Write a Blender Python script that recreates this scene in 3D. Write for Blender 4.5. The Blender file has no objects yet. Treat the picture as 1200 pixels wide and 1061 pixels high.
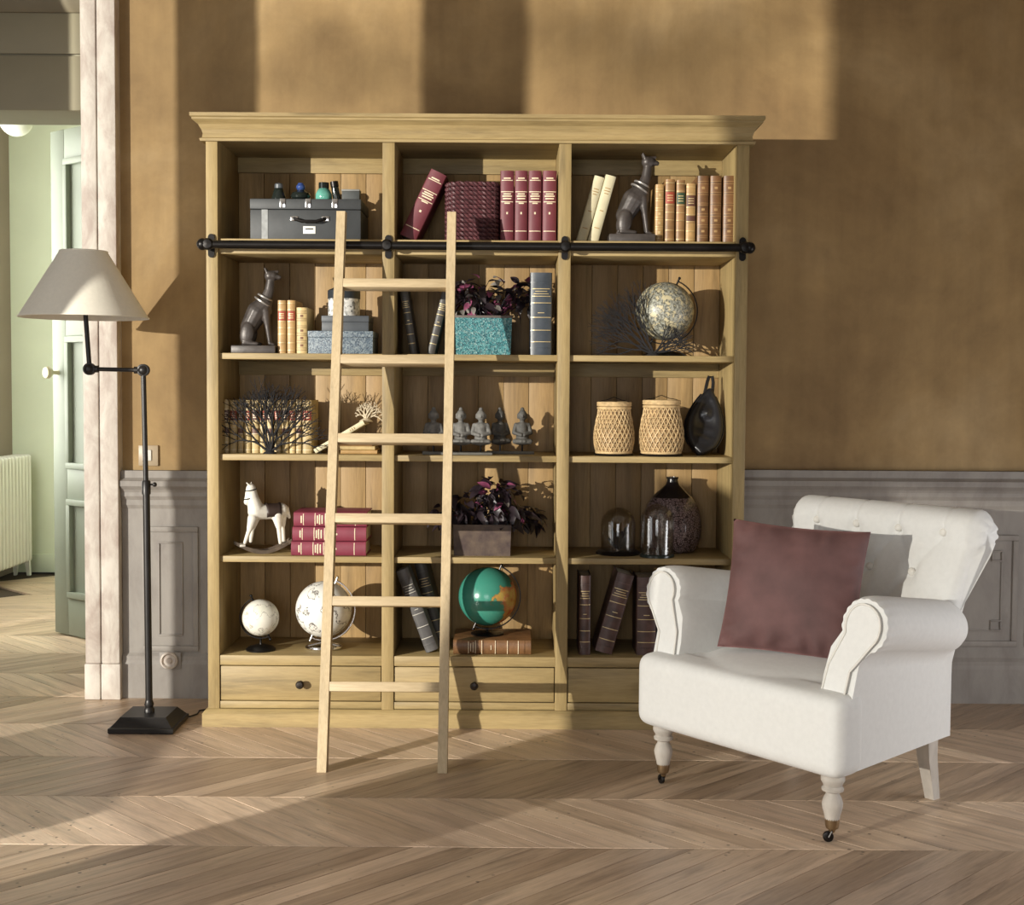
import bpy, bmesh, math, random
from mathutils import Vector, Matrix, Euler

random.seed(7)
PI = math.pi
scene = bpy.context.scene
C = scene.collection

# ------------------------------------------------------------------ camera
FPX = 1550.0                                   # focal length in pixels of a 1200 x 1061 frame
CAM = Vector((0.0, -4.72, 1.225))
PITCH = math.atan((530.5 - 455.0) / FPX)
ROLL = 0.0066
_r0 = Vector((1, 0, 0)); _f = Vector((0, math.cos(PITCH), -math.sin(PITCH))); _u0 = Vector((0, math.sin(PITCH), math.cos(PITCH)))
_r = _r0 * math.cos(ROLL) + _u0 * math.sin(ROLL)
_u = _u0 * math.cos(ROLL) - _r0 * math.sin(ROLL)
cd = bpy.data.cameras.new('camera'); cam = bpy.data.objects.new('camera', cd); C.objects.link(cam)
cd.sensor_fit = 'HORIZONTAL'; cd.sensor_width = 36.0; cd.lens = FPX / 1200.0 * 36.0
cd.clip_start = 0.05; cd.clip_end = 100
cam.matrix_world = Matrix(((_r.x, _u.x, -_f.x, CAM.x), (_r.y, _u.y, -_f.y, CAM.y), (_r.z, _u.z, -_f.z, CAM.z), (0, 0, 0, 1)))
scene.camera = cam

# ------------------------------------------------------------------ world, lamps, exposure
w = bpy.data.worlds.new('world'); scene.world = w; w.use_nodes = True
bg = w.node_tree.nodes['Background']
bg.inputs[0].default_value = (0.90, 0.95, 1.0, 1); bg.inputs[1].default_value = 0.5

LAMP = Vector((-7.6, -8.1, 2.0))               # low hard daylight entering through the left window
ld = bpy.data.lights.new('low_sunlight', 'POINT'); ld.energy = 7600; ld.color = (1.0, 0.95, 0.845); ld.shadow_soft_size = 0.035
lo = bpy.data.objects.new('low_sunlight', ld); lo.location = LAMP; C.objects.link(lo)

def area(name, loc, rot, sx, sy, e, col):
    d = bpy.data.lights.new(name, 'AREA'); d.shape = 'RECTANGLE'; d.size = sx; d.size_y = sy; d.energy = e; d.color = col
    o = bpy.data.objects.new(name, d); o.location = loc; o.rotation_euler = rot; C.objects.link(o); return o
area('window_daylight', (-2.96, -2.55, 1.5), (0, -PI/2, 0), 2.4, 2.3, 30, (0.95, 0.98, 1.0))
area('rear_fill', (-0.5, -6.15, 1.2), (PI/2, 0, 0), 1.8, 1.6, 46, (0.95, 0.98, 1.0))  # added fill light; the rear wall has no window
area('right_fill', (2.86, -1.35, 0.60), (0, PI/2, 0), 0.9, 1.2, 20, (0.97, 0.98, 1.0))  # added low fill from the right, where the wall is closed
area('next_room_daylight', (-3.24, 1.9, 1.7), (0, -PI/2, 0.5), 2.0, 1.4, 66, (1.0, 1.0, 0.90))

vs = scene.view_settings
vs.view_transform = 'Standard'; vs.look = 'None'; vs.gamma = 1.0; vs.use_curve_mapping = False
vs.exposure = 0.12
scene.cycles.use_denoising = True
scene.cycles.max_bounces = 8; scene.cycles.transparent_max_bounces = 16

# ------------------------------------------------------------------ pixel helpers (direction only; depth is always given)
def ray(px, py): return _f + _r * ((px - 600) / FPX) - _u * ((py - 530.5) / FPX)
def W(px, py, Y):
    d = ray(px, py); return CAM + d * ((Y - CAM.y) / d.y)
def G(px, py, z=0.0):
    d = ray(px, py); return CAM + d * ((z - CAM.z) / d.z)

# ------------------------------------------------------------------ materials
MATS = {}
def _nodes(name):
    m = bpy.data.materials.new(name); m.use_nodes = True
    nt = m.node_tree; b = nt.nodes['Principled BSDF']
    return m, nt, b
def mix_col(nt, fac, a, b):
    n = nt.nodes.new('ShaderNodeMix'); n.data_type = 'RGBA'
    for s, v in ((0, fac), (6, a), (7, b)):
        if hasattr(v, 'links') or hasattr(v, 'is_linked'): nt.links.new(v, n.inputs[s])
        elif s == 0: n.inputs[0].default_value = v
        else: n.inputs[s].default_value = (*v, 1) if len(v) == 3 else v
    return n.outputs[2]
def coords(nt, scale=(1, 1, 1), rot=(0, 0, 0), kind='Object', rnd=False):
    tc = nt.nodes.new('ShaderNodeTexCoord'); mp = nt.nodes.new('ShaderNodeMapping')
    mp.inputs['Scale'].default_value = scale; mp.inputs['Rotation'].default_value = rot
    nt.links.new(tc.outputs[kind], mp.inputs['Vector'])
    if rnd:
        oi = nt.nodes.new('ShaderNodeObjectInfo'); ml = nt.nodes.new('ShaderNodeVectorMath'); ml.operation = 'SCALE'
        cb = nt.nodes.new('ShaderNodeCombineXYZ')
        for i in range(3): nt.links.new(oi.outputs['Random'], cb.inputs[i])
        ml.inputs['Scale'].default_value = 37.0; nt.links.new(cb.outputs[0], ml.inputs[0])
        ad = nt.nodes.new('ShaderNodeVectorMath'); nt.links.new(mp.outputs[0], ad.inputs[0]); nt.links.new(ml.outputs[0], ad.inputs[1])
        return ad.outputs[0]
    return mp.outputs[0]
def noise(nt, vec, scale, detail=5, rough=0.55, dist=0.0):
    n = nt.nodes.new('ShaderNodeTexNoise'); n.inputs['Scale'].default_value = scale; n.inputs['Detail'].default_value = detail
    n.inputs['Roughness'].default_value = rough; n.inputs['Distortion'].default_value = dist
    nt.links.new(vec, n.inputs['Vector']); return n.outputs['Fac']
def ramp(nt, fac, stops):
    n = nt.nodes.new('ShaderNodeValToRGB'); nt.links.new(fac, n.inputs[0])
    e = n.color_ramp.elements
    while len(e) < len(stops): e.new(0.5)
    for i, (p, c) in enumerate(stops): e[i].position = p; e[i].color = (*c, 1) if len(c) == 3 else c
    return n.outputs[0]
def bump(nt, b, h, strength, dist=0.01):
    n = nt.nodes.new('ShaderNodeBump'); n.inputs['Strength'].default_value = strength; n.inputs['Distance'].default_value = dist
    nt.links.new(h, n.inputs['Height']); nt.links.new(n.outputs[0], b.inputs['Normal'])
def sc_(c, k): return tuple(min(1, x * k) for x in c)

def M(name, col, rough=0.6, var=0.15, scale=20, bmp=0.08, metal=0.0, stretch=(1, 1, 1), sheen=0, coat=0, col2=None):
    if name in MATS: return MATS[name]
    m, nt, b = _nodes(name)
    v = coords(nt, stretch, rnd=True)
    n = noise(nt, v, scale)
    c2 = col2 or sc_(col, 1 + var)
    nt.links.new(ramp(nt, n, [(0.3, sc_(col, 1 - var)), (0.7, c2)]), b.inputs['Base Color'])
    b.inputs['Roughness'].default_value = rough; b.inputs['Metallic'].default_value = metal
    if sheen: b.inputs['Sheen Weight'].default_value = sheen; b.inputs['Sheen Roughness'].default_value = 0.5; b.inputs['Sheen Tint'].default_value = (*sc_(col, 2.5), 1)
    if coat: b.inputs['Coat Weight'].default_value = coat
    if bmp: bump(nt, b, noise(nt, v, scale * 3), bmp, 0.004)
    MATS[name] = m; return m

def wood(name, col, axis='Z', rough=0.55, dark=0.62, light=1.22, rnd=True, tint=0.12):
    if name in MATS: return MATS[name]
    m, nt, b = _nodes(name)
    s = {'X': (1.2, 14, 14), 'Y': (14, 1.2, 14), 'Z': (14, 14, 1.2)}[axis]
    v = coords(nt, s, rnd=rnd)
    n1 = noise(nt, v, 2.2, 6, 0.6, 0.6)
    n2 = noise(nt, v, 14, 3, 0.6)
    c1 = ramp(nt, n1, [(0.25, sc_(col, dark)), (0.48, col), (0.75, sc_(col, light))])
    c2 = ramp(nt, n2, [(0.35, (0.72, 0.68, 0.62)), (0.6, (1, 1, 1))])
    mx = nt.nodes.new('ShaderNodeMix'); mx.data_type = 'RGBA'; mx.blend_type = 'MULTIPLY'; mx.inputs[0].default_value = 0.45
    nt.links.new(c1, mx.inputs[6]); nt.links.new(c2, mx.inputs[7])
    oi = nt.nodes.new('ShaderNodeObjectInfo')
    t = ramp(nt, oi.outputs['Random'], [(0, (1 - tint, 1 - tint * 1.1, 1 - tint * 1.2)), (1, (1, 1, 1))])
    my = nt.nodes.new('ShaderNodeMix'); my.data_type = 'RGBA'; my.blend_type = 'MULTIPLY'; my.inputs[0].default_value = 1.0
    nt.links.new(mx.outputs[2], my.inputs[6]); nt.links.new(t, my.inputs[7])
    nt.links.new(my.outputs[2], b.inputs['Base Color'])
    b.inputs['Roughness'].default_value = rough
    bump(nt, b, n2, 0.10, 0.003)
    MATS[name] = m; return m

def plaster():
    m, nt, b = _nodes('ochre_plaster')
    v = coords(nt)
    n1 = noise(nt, v, 1.1, 6, 0.6, 0.5); n2 = noise(nt, v, 7, 6, 0.7, 0.3); n3 = noise(nt, v, 40, 3)
    vs_ = coords(nt, (6, 6, 0.6)); n4 = noise(nt, vs_, 2.0, 4)
    a = ramp(nt, n1, [(0.32, (0.25, 0.158, 0.066)), (0.5, (0.37, 0.248, 0.108)), (0.68, (0.49, 0.35, 0.175))])
    c = ramp(nt, n2, [(0.3, (0.72, 0.70, 0.70)), (0.7, (1.1, 1.08, 1.05))])
    d = ramp(nt, n4, [(0.3, (0.84, 0.82, 0.80)), (0.7, (1.06, 1.05, 1.04))])
    x = nt.nodes.new('ShaderNodeMix'); x.data_type = 'RGBA'; x.blend_type = 'MULTIPLY'; x.inputs[0].default_value = 0.8
    nt.links.new(a, x.inputs[6]); nt.links.new(c, x.inputs[7]); x.inputs[0].default_value = 0.55
    y = nt.nodes.new('ShaderNodeMix'); y.data_type = 'RGBA'; y.blend_type = 'MULTIPLY'; y.inputs[0].default_value = 0.8
    nt.links.new(x.outputs[2], y.inputs[6]); nt.links.new(d, y.inputs[7])
    nt.links.new(y.outputs[2], b.inputs['Base Color']); b.inputs['Roughness'].default_value = 0.75
    bump(nt, b, n2, 0.12, 0.006)
    return m

def worn_paint(name, col, wear, scale=6, amt=0.55):
    m, nt, b = _nodes(name)
    v = coords(nt, (1.6, 1.6, 0.7)); n = noise(nt, v, scale, 6, 0.65, 0.4); n2 = noise(nt, coords(nt), 30, 4)
    c = ramp(nt, n, [(0.35, wear), (amt, col), (0.8, sc_(col, 1.12))])
    nt.links.new(c, b.inputs['Base Color']); b.inputs['Roughness'].default_value = 0.6
    bump(nt, b, n2, 0.08, 0.003)
    return m

PLASTER = plaster()
GREYPAINT = worn_paint('grey_wainscot_paint', (0.31, 0.285, 0.258), (0.25, 0.225, 0.205))
CASING = worn_paint('weathered_casing_paint', (0.68, 0.63, 0.56), (0.47, 0.39, 0.34), 9, 0.6)
GREENWALL = M('pale_green_wall', (0.70, 0.76, 0.58), 0.7, 0.04, 3, 0.03)
DOORPAINT = M('sage_door_paint', (0.27, 0.30, 0.235), 0.5, 0.06, 6, 0.03)
LINTEL = M('olive_lintel_paint', (0.27, 0.245, 0.165), 0.6, 0.06, 5, 0.03)
CEIL = M('ceiling_white', (0.55, 0.50, 0.43), 0.8, 0.04, 3, 0.0)
SIDEWALL = M('side_wall_brown', (0.30, 0.20, 0.12), 0.8, 0.08, 3, 0.0)
OAKZ = wood('oak_upright_grain', (0.34, 0.250, 0.110), 'Z')
OAKX = wood('oak_level_grain', (0.34, 0.250, 0.110), 'X')
OAKBACK = wood('oak_back_boards', (0.385, 0.252, 0.108), 'Z', tint=0.25)
LADX = wood('ladder_oak_level', (0.50, 0.39, 0.235), 'X', light=1.12, dark=0.8)
LADZ = wood('ladder_oak_upright', (0.50, 0.39, 0.235), 'Z', light=1.12, dark=0.8)
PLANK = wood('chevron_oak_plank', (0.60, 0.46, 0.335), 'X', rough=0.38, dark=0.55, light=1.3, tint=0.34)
PLANK2 = wood('chevron_oak_plank_sheen', (0.80, 0.63, 0.475), 'X', rough=0.38, dark=0.6, light=1.25, tint=0.28)  # grain sheen of left-leaning planks put into a lighter base colour
FLOORGAP = M('floor_gap', (0.06, 0.04, 0.025), 0.9, 0.1, 10, 0)
BLACKMETAL = M('black_metal', (0.018, 0.016, 0.015), 0.35, 0.2, 15, 0.03, metal=0.7)
DARKBRONZE = M('dark_bronze', (0.035, 0.028, 0.024), 0.38, 0.25, 12, 0.03, metal=0.6)
CHROME = M('polished_silver', (0.72, 0.72, 0.72), 0.18, 0.05, 10, 0, metal=1.0)
BRASS = M('aged_brass', (0.30, 0.21, 0.12), 0.4, 0.2, 30, 0.03, metal=0.9)
LINEN = M('off_white_upholstery', (0.69, 0.69, 0.67), 0.85, 0.03, 60, 0.06, sheen=0.15)
LINENP = M('off_white_piping', (0.70, 0.68, 0.63), 0.85, 0.03, 60, 0.05)
VELVET = M('mauve_velvet', (0.120, 0.058, 0.055), 0.75, 0.30, 7, 0.15, sheen=0.8)
WASHWOOD = M('whitewashed_wood', (0.47, 0.43, 0.38), 0.65, 0.18, 25, 0.1, stretch=(1, 1, 0.3))
SHADE = M('linen_shade', (0.74, 0.70, 0.60), 0.9, 0.03, 80, 0.05)
PAPER = M('book_pages', (0.60, 0.52, 0.38), 0.9, 0.12, 60, 0.05)
GILT = M('gilt', (0.62, 0.48, 0.24), 0.4, 0.15, 60, 0.0, metal=0.4)
GILTPALE = M('pale_gilt', (0.72, 0.60, 0.42), 0.5, 0.12, 60, 0.0)
WHITEPLASTIC = M('white_enamel', (0.78, 0.77, 0.72), 0.4, 0.03, 10, 0)

# ------------------------------------------------------------------ mesh builder
def arr(o, parent=None, loc=None):
    C.objects.link(o)
    if parent is not None: o.parent = parent
    if loc is not None: o.location = loc
    return o

class MB:
    def __init__(s): s.bm = bmesh.new()
    def box(s, x0, x1, y0, y1, z0, z1, bev=0.0, seg=2, mat=None):
        r = bmesh.ops.create_cube(s.bm, size=1.0); vs_ = r['verts']
        for v in vs_:
            v.co = Vector(((x0 + x1) / 2 + v.co.x * (x1 - x0), (y0 + y1) / 2 + v.co.y * (y1 - y0), (z0 + z1) / 2 + v.co.z * (z1 - z0)))
        if bev > 0:
            ed = {e for v in vs_ for e in v.link_edges}
            r2 = bmesh.ops.bevel(s.bm, geom=list(ed), offset=bev, segments=seg, profile=0.5, affect='EDGES')
            vs_ = list({v for f in r2['faces'] for v in f.verts} | {v for v in vs_ if v.is_valid})
        if mat is not None:
            for v in vs_:
                if v.is_valid: v.co = mat @ v.co
        return s
    def lathe(s, prof, seg=24, mat=None, cap=True):
        rings = []
        for r, z in prof:
            rings.append([s.bm.verts.new((r * math.cos(2 * PI * i / seg), r * math.sin(2 * PI * i / seg), z)) for i in range(seg)])
        for a, b in zip(rings, rings[1:]):
            for i in range(seg):
                j = (i + 1) % seg; s.bm.faces.new((a[i], a[j], b[j], b[i]))
        if cap:
            if prof[0][0] > 1e-6: s.bm.faces.new(list(reversed(rings[0])))
            if prof[-1][0] > 1e-6: s.bm.faces.new(rings[-1])
        if mat is not None:
            for rg in rings:
                for v in rg: v.co = mat @ v.co
        return s
    def tube(s, pts, rad, seg=8, closed=False):
        pts = [Vector(p) for p in pts]; n = len(pts)
        rr = rad if isinstance(rad, (list, tuple)) else [rad] * n
        rings = []; up = None
        for i, p in enumerate(pts):
            if closed: t = pts[(i + 1) % n] - pts[i - 1]
            else: t = (pts[min(i + 1, n - 1)] - pts[max(i - 1, 0)])
            t.normalize()
            if up is None:
                up = Vector((0, 0, 1)) if abs(t.z) < 0.9 else Vector((1, 0, 0))
            a = t.cross(up)
            if a.length < 1e-5: a = t.cross(Vector((0.3, 1, 0.2)))
            a.normalize(); b = a.cross(t); up = b
            rings.append([s.bm.verts.new(p + (a * math.cos(2 * PI * k / seg) + b * math.sin(2 * PI * k / seg)) * rr[i]) for k in range(seg)])
        pr = list(zip(rings, rings[1:])) + ([(rings[-1], rings[0])] if closed else [])
        for a, b in pr:
            for k in range(seg):
                j = (k + 1) % seg; s.bm.faces.new((a[k], a[j], b[j], b[k]))
        if not closed:
            s.bm.faces.new(list(reversed(rings[0]))); s.bm.faces.new(rings[-1])
        return s
    def sphere(s, c, r, u=20, v=14, rot=None):
        rx, ry, rz = r if isinstance(r, (list, tuple)) else (r, r, r)
        m = Matrix.Translation(c)
        if rot is not None: m = m @ rot.to_4x4()
        m = m @ Matrix.Diagonal((rx, ry, rz, 1))
        bmesh.ops.create_uvsphere(s.bm, u_segments=u, v_segments=v, radius=1.0, matrix=m)
        return s
    def capsule(s, p0, p1, r0, r1, seg=14, flat=1.0):
        p0, p1 = Vector(p0), Vector(p1); d = p1 - p0; L = max(d.length, 1e-6)
        q = Vector((0, 0, 1)).rotation_difference(d).to_matrix().to_4x4()
        prof = [(r0 * math.sin(a), -r0 * math.cos(a)) for a in [PI / 2 * k / 5 for k in range(6)]]
        prof += [(r1 * math.cos(a), L + r1 * math.sin(a)) for a in [PI / 2 * k / 5 for k in range(6)]]
        prof[0] = (1e-5, prof[0][1]); prof[-1] = (1e-5, prof[-1][1])
        return s.lathe(prof, seg, Matrix.Translation(p0) @ q)
    def prism(s, pts, y0, y1):
        """outline in (x, z), extruded along y"""
        a = [s.bm.verts.new((x, y0, z)) for x, z in pts]; b = [s.bm.verts.new((x, y1, z)) for x, z in pts]
        n = len(pts); s.bm.faces.new(a); s.bm.faces.new(list(reversed(b)))
        for i in range(n):
            j = (i + 1) % n; s.bm.faces.new((a[j], a[i], b[i], b[j]))
        return s
    def extr_x(s, pts, x0, x1):
        """outline in (y, z), extruded along x"""
        a = [s.bm.verts.new((x0, y, z)) for y, z in pts]; b = [s.bm.verts.new((x1, y, z)) for y, z in pts]
        n = len(pts); s.bm.faces.new(a); s.bm.faces.new(list(reversed(b)))
        for i in range(n):
            j = (i + 1) % n; s.bm.faces.new((a[j], a[i], b[i], b[j]))
        return s
    def extr_z(s, pts, z0, z1):
        a = [s.bm.verts.new((x, y, z0)) for x, y in pts]; b = [s.bm.verts.new((x, y, z1)) for x, y in pts]
        n = len(pts); s.bm.faces.new(list(reversed(a))); s.bm.faces.new(b)
        for i in range(n):
            j = (i + 1) % n; s.bm.faces.new((a[i], a[j], b[j], b[i]))
        return s
    def grid(s, rows, close_u=False):
        vs_ = [[s.bm.verts.new(p) for p in r] for r in rows]
        for a, b in zip(vs_, vs_[1:]):
            n = len(a)
            for i in range(n if close_u else n - 1):
                j = (i + 1) % n; s.bm.faces.new((a[i], a[j], b[j], b[i]))
        return vs_
    def mesh(s, name, smooth=None):
        bmesh.ops.recalc_face_normals(s.bm, faces=s.bm.faces)
        me = bpy.data.meshes.new(name); s.bm.to_mesh(me); s.bm.free()
        if smooth is not None:
            me.polygons.foreach_set('use_smooth', [True] * len(me.polygons))
            if smooth < 180:
                try: me.set_sharp_from_angle(angle=math.radians(smooth))
                except Exception: pass
        return me
    def build(s, name, mat, parent=None, smooth=35, loc=None):
        me = s.mesh(name, smooth); me.materials.append(mat)
        return arr(bpy.data.objects.new(name, me), parent, loc)

def remesh(mb, name, mat, parent=None, voxel=0.004, smooth=4, loc=None, factor=0.5):
    """fuse overlapping closed shapes into one continuous skin"""
    me = mb.mesh(name); o = bpy.data.objects.new('tmp', me); C.objects.link(o)
    r = o.modifiers.new('r', 'REMESH'); r.mode = 'VOXEL'; r.voxel_size = voxel
    if smooth:
        sm = o.modifiers.new('s', 'SMOOTH'); sm.factor = factor; sm.iterations = smooth
    dg = bpy.context.evaluated_depsgraph_get(); dg.update()
    me2 = bpy.data.meshes.new_from_object(o.evaluated_get(dg))
    bpy.data.objects.remove(o); bpy.data.meshes.remove(me)
    me2.name = name; me2.materials.clear(); me2.materials.append(mat)
    me2.polygons.foreach_set('use_smooth', [True] * len(me2.polygons))
    return arr(bpy.data.objects.new(name, me2), parent, loc)

def thing(name, label, cat, loc=(0, 0, 0), rot=(0, 0, 0), group=None, scale=1.0):
    o = bpy.data.objects.new(name, None); C.objects.link(o); o.empty_display_size = 0.05
    o.location = loc; o.rotation_euler = rot; o.scale = (scale,) * 3
    o['label'] = label; o['category'] = cat
    if group: o['group'] = group
    return o
def tag(o, label, cat, group=None):
    o['label'] = label; o['category'] = cat
    if group: o['group'] = group
    return o
def struct(o, label=None):
    o['kind'] = 'structure'
    if label: o['label'] = label
    return o
def dup(root, loc, rot=None, label=None):
    r = root.copy(); C.objects.link(r); r.location = loc
    if rot is not None: r.rotation_euler = rot
    if label: r['label'] = label
    for ch in list(root.children):
        c = ch.copy(); C.objects.link(c); c.parent = r
        for g in list(ch.children):
            d = g.copy(); C.objects.link(d); d.parent = c
    return r
def Rz(a): return Matrix.Rotation(a, 4, 'Z')
def Rx(a): return Matrix.Rotation(a, 4, 'X')
def Ry(a): return Matrix.Rotation(a, 4, 'Y')
def T(*v): return Matrix.Translation(v)

# ================================================================== SETTING
WY = 0.45                                       # plaster face of the back wall
XD = W(97, 500, 0.39).x                         # right edge of the doorway
# floor ------------------------------------------------------------
fb = MB().box(-3.4, 3.0, -6.2, 4.4, -0.08, -0.012)
def specks(m):
    nt = m.node_tree; b = nt.nodes['Principled BSDF']; src = b.inputs['Base Color'].links[0].from_socket
    g = nt.nodes.new('ShaderNodeNewGeometry')
    vo = nt.nodes.new('ShaderNodeTexVoronoi'); vo.inputs['Scale'].default_value = 26; nt.links.new(g.outputs['Position'], vo.inputs['Vector'])
    n = noise(nt, g.outputs['Position'], 2.2, 3); n3 = noise(nt, g.outputs['Position'], 1.1, 4)
    a = ramp(nt, vo.outputs['Distance'], [(0.09, (1, 1, 1)), (0.16, (0, 0, 0))]); c = ramp(nt, n, [(0.52, (0, 0, 0)), (0.60, (1, 1, 1))])
    ml = nt.nodes.new('ShaderNodeMath'); ml.operation = 'MULTIPLY'; nt.links.new(a, ml.inputs[0]); nt.links.new(c, ml.inputs[1])
    ms = nt.nodes.new('ShaderNodeMath'); ms.operation = 'MULTIPLY'; nt.links.new(ml.outputs[0], ms.inputs[0]); ms.inputs[1].default_value = 0.75
    k = mix_col(nt, ms.outputs[0], src, (0.05, 0.035, 0.03))
    mx = nt.nodes.new('ShaderNodeMix'); mx.data_type = 'RGBA'; mx.blend_type = 'MULTIPLY'; mx.inputs[0].default_value = 1.0
    nt.links.new(k, mx.inputs[6]); nt.links.new(ramp(nt, n3, [(0.35, (0.82, 0.79, 0.80)), (0.62, (1.04, 1.03, 1.0))]), mx.inputs[7])
    nt.links.new(mx.outputs[2], b.inputs['Base Color'])
specks(PLANK); specks(PLANK2)
floor = struct(fb.build('floor', FLOORGAP, smooth=None), 'worn oak chevron parquet floor')
BW = 0.42; PW = 0.107; Y0 = -1.245
def plank_mesh(sgn):
    g = 0.0015
    q = [(g, g), (PW - g, g), (PW - g + sgn * (BW - 2 * g), BW - g), (g + sgn * (BW - 2 * g), BW - g)]
    R = Matrix.Rotation(-sgn * PI / 4 if sgn > 0 else PI / 4 - PI, 2)
    R = Matrix.Rotation(-PI / 4 if sgn > 0 else -3 * PI / 4, 2)
    t = [R @ Vector(p) for p in q]
    ctr = sum(t, Vector((0, 0))) / 4
    mb = MB(); bm = mb.bm
    top = [bm.verts.new((*(ctr + (p - ctr) * 0.996), 0.0)) for p in t]
    mid = [bm.verts.new((*p, -0.0012)) for p in t]
    low = [bm.verts.new((*p, -0.0115)) for p in t]
    bm.faces.new(top)
    for a, b in ((top, mid), (mid, low)):
        for i in range(4): bm.faces.new((a[i], a[(i + 1) % 4], b[(i + 1) % 4], b[i]))
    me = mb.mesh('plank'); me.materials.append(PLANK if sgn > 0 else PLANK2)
    return me, (PI / 4 if sgn > 0 else 3 * PI / 4)
PM = {1: plank_mesh(1), -1: plank_mesh(-1)}
far_bm = MB()
for k in range(-10, 12):
    y0 = Y0 + k * BW; sg = 1 if k % 2 == 1 or k == -1 else -1
    sg = 1 if (k % 2) else -1                   # k=-1 (front band) leans right, k=0 leans left
    me, rot = PM[sg]
    zc = y0 + BW / 2 + 4.72
    for i in range(-36, 32):
        x = i * PW + (k * 0.031 % PW) - (BW if sg > 0 else 0) * 0
        xc = x + sg * BW / 2
        if not (-3.3 < min(x, x + sg * BW) and max(x, x + sg * BW) + PW < 2.9): continue
        vis = (-2 <= k <= 3 and abs(xc) < 0.395 * (zc + 0.2) + 0.25)
        if k >= 4: vis = -3.2 < xc < -1.45 and abs(xc) < 0.40 * zc + 0.1 and k <= 7
        if y0 > 0.5 and xc > -1.0: continue
        dz = random.uniform(-0.0006, 0.0)
        if vis:
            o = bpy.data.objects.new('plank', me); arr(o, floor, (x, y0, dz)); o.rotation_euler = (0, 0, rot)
        else:
            b2 = bmesh.new(); b2.from_mesh(me); b2.transform(T(x, y0, dz) @ Rz(rot))
            tmp = bpy.data.meshes.new('t'); b2.to_mesh(tmp); b2.free(); far_bm.bm.from_mesh(tmp); bpy.data.meshes.remove(tmp)
o = far_bm.build('outer_planks', PLANK, floor, None); o['kind'] = 'stuff'

# back wall with doorway --------------------------------------------
CH = 3.3
wb = MB()
wb.box(XD, 2.9, WY, WY + 0.28, 0, CH)
wall_back = struct(wb.build('wall_back', PLASTER, smooth=None), 'mottled ochre brown plaster wall')
zl0 = W(50, 130, 0.52).z
lt = MB().box(-3.1, XD, 0.52, 0.80, zl0, CH, 0)
lint = struct(lt.build('trim_1', LINTEL, smooth=None), 'olive painted panel over the doorway')
z65 = W(50, 65, 0.52).z; z16 = W(50, 16, 0.52).z
MB().box(-3.1, XD, 0.508, 0.52, zl0, z65 - 0.004, 0.002).build('panel', LINTEL, lint)
MB().box(-3.1, XD, 0.508, 0.52, z65 + 0.004, z16, 0.002).build('panel', LINTEL, lint)
MB().extr_x([(0.52, z16), (0.50, z16), (0.485, z16 + 0.02), (0.47, z16 + 0.05), (0.45, z16 + 0.06), (0.45, CH), (0.52, CH)], -3.1, XD).build('cornice', M('lintel_cornice', (0.20, 0.17, 0.11), 0.6, 0.1, 6, 0), lint)
# door casing: two worn boards on plinth blocks
xa, xb_, xc_ = W(97.5, 500, 0.39).x, W(116, 500, 0.39).x, W(138, 500, 0.39).x
cs = struct(MB().box(xa, xc_, 0.41, 0.74, 0, CH).build('trim_2', CASING, smooth=None), 'weathered grey boarded doorway casing')
zpb = W(120, 778, 0.39).z
for a, b in ((xa, xb_ - 0.002), (xb_ + 0.002, xc_)):
    MB().box(a, b, 0.39, 0.415, zpb, CH, 0.005).build('casing_board', CASING, cs)
    MB().box(a - 0.002 if a == xa else a, b + (0.004 if b == xc_ else 0), 0.382, 0.415, 0, zpb, 0.004).build('plinth_block', CASING, cs)
# left and right side walls, ceiling (outside the frame)
wl = MB()
wl.box(-3.2, -3.0, -6.2, -4.75, 0, CH); wl.box(-3.2, -3.0, -1.35, WY + 0.2, 0, CH); wl.box(-3.2, -3.0, -4.75, -1.35, 0, 0.12); wl.box(-3.2, -3.0, -4.75, -1.35, 2.95, CH)
struct(wl.build('wall_left', SIDEWALL, smooth=None), 'plain side wall with tall windows')
wf = struct(MB().box(-3.04, -2.98, -4.75, -1.35, 0.12, 0.17).build('window_1', GREYPAINT, smooth=None), 'unseen window frame shaped to cut the light into patches')
for y0_, y1_, z0_, z1_, nm in ((-2.141, -1.857, 0.17, 2.95, 'mullion_blocker'), (-3.79, -3.645, 0.17, 2.95, 'mullion_blocker'), (-3.645, -3.34, 0.17, 1.37, 'blocker_board'), (-2.953, -2.675, 2.12, 2.95, 'mullion_blocker'), (-4.75, -3.79, 1.42, 2.95, 'blocker_board'), (-4.75, -4.45, 0.17, 1.42, 'blocker_board'), (-3.0, -2.141, 0.17, 0.57, 'low_blocker_board')):  # unseen bars and boards sized to block the lamp into patches
    MB().box(-3.006, -2.994, y0_, y1_, z0_, z1_).build(nm, GREYPAINT, wf)
def dimming_sheet(name='dimming_gauze', k=0.41):  # see-through sheet added to dim the lamp
    m = bpy.data.materials.new(name); m.use_nodes = True; nt = m.node_tree; nt.nodes.remove(nt.nodes['Principled BSDF'])
    tr = nt.nodes.new('ShaderNodeBsdfTransparent'); n = noise(nt, coords(nt), 200, 2)
    nt.links.new(ramp(nt, n, [(0.3, (k - 0.04,) * 3), (0.7, (k + 0.04,) * 3)]), tr.inputs[0])
    nt.links.new(tr.outputs[0], nt.nodes['Material Output'].inputs[0]); return m
vo_ = MB(); vo_.grid([[(-2.985 + 0.005 * math.sin(k * 1.3), -4.45 + 0.66 * k / 24, z) for k in range(25)] for z in (0.17, 1.42)])
vo_.build('dimming_panel', dimming_sheet(), wf)  # added to weaken the light on armchair and floor
vo_ = MB(); vo_.grid([[(-2.985 + 0.005 * math.sin(k * 1.3), -1.857 + 0.50 * k / 24, z) for k in range(25)] for z in (0.17, 2.95)])
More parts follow.
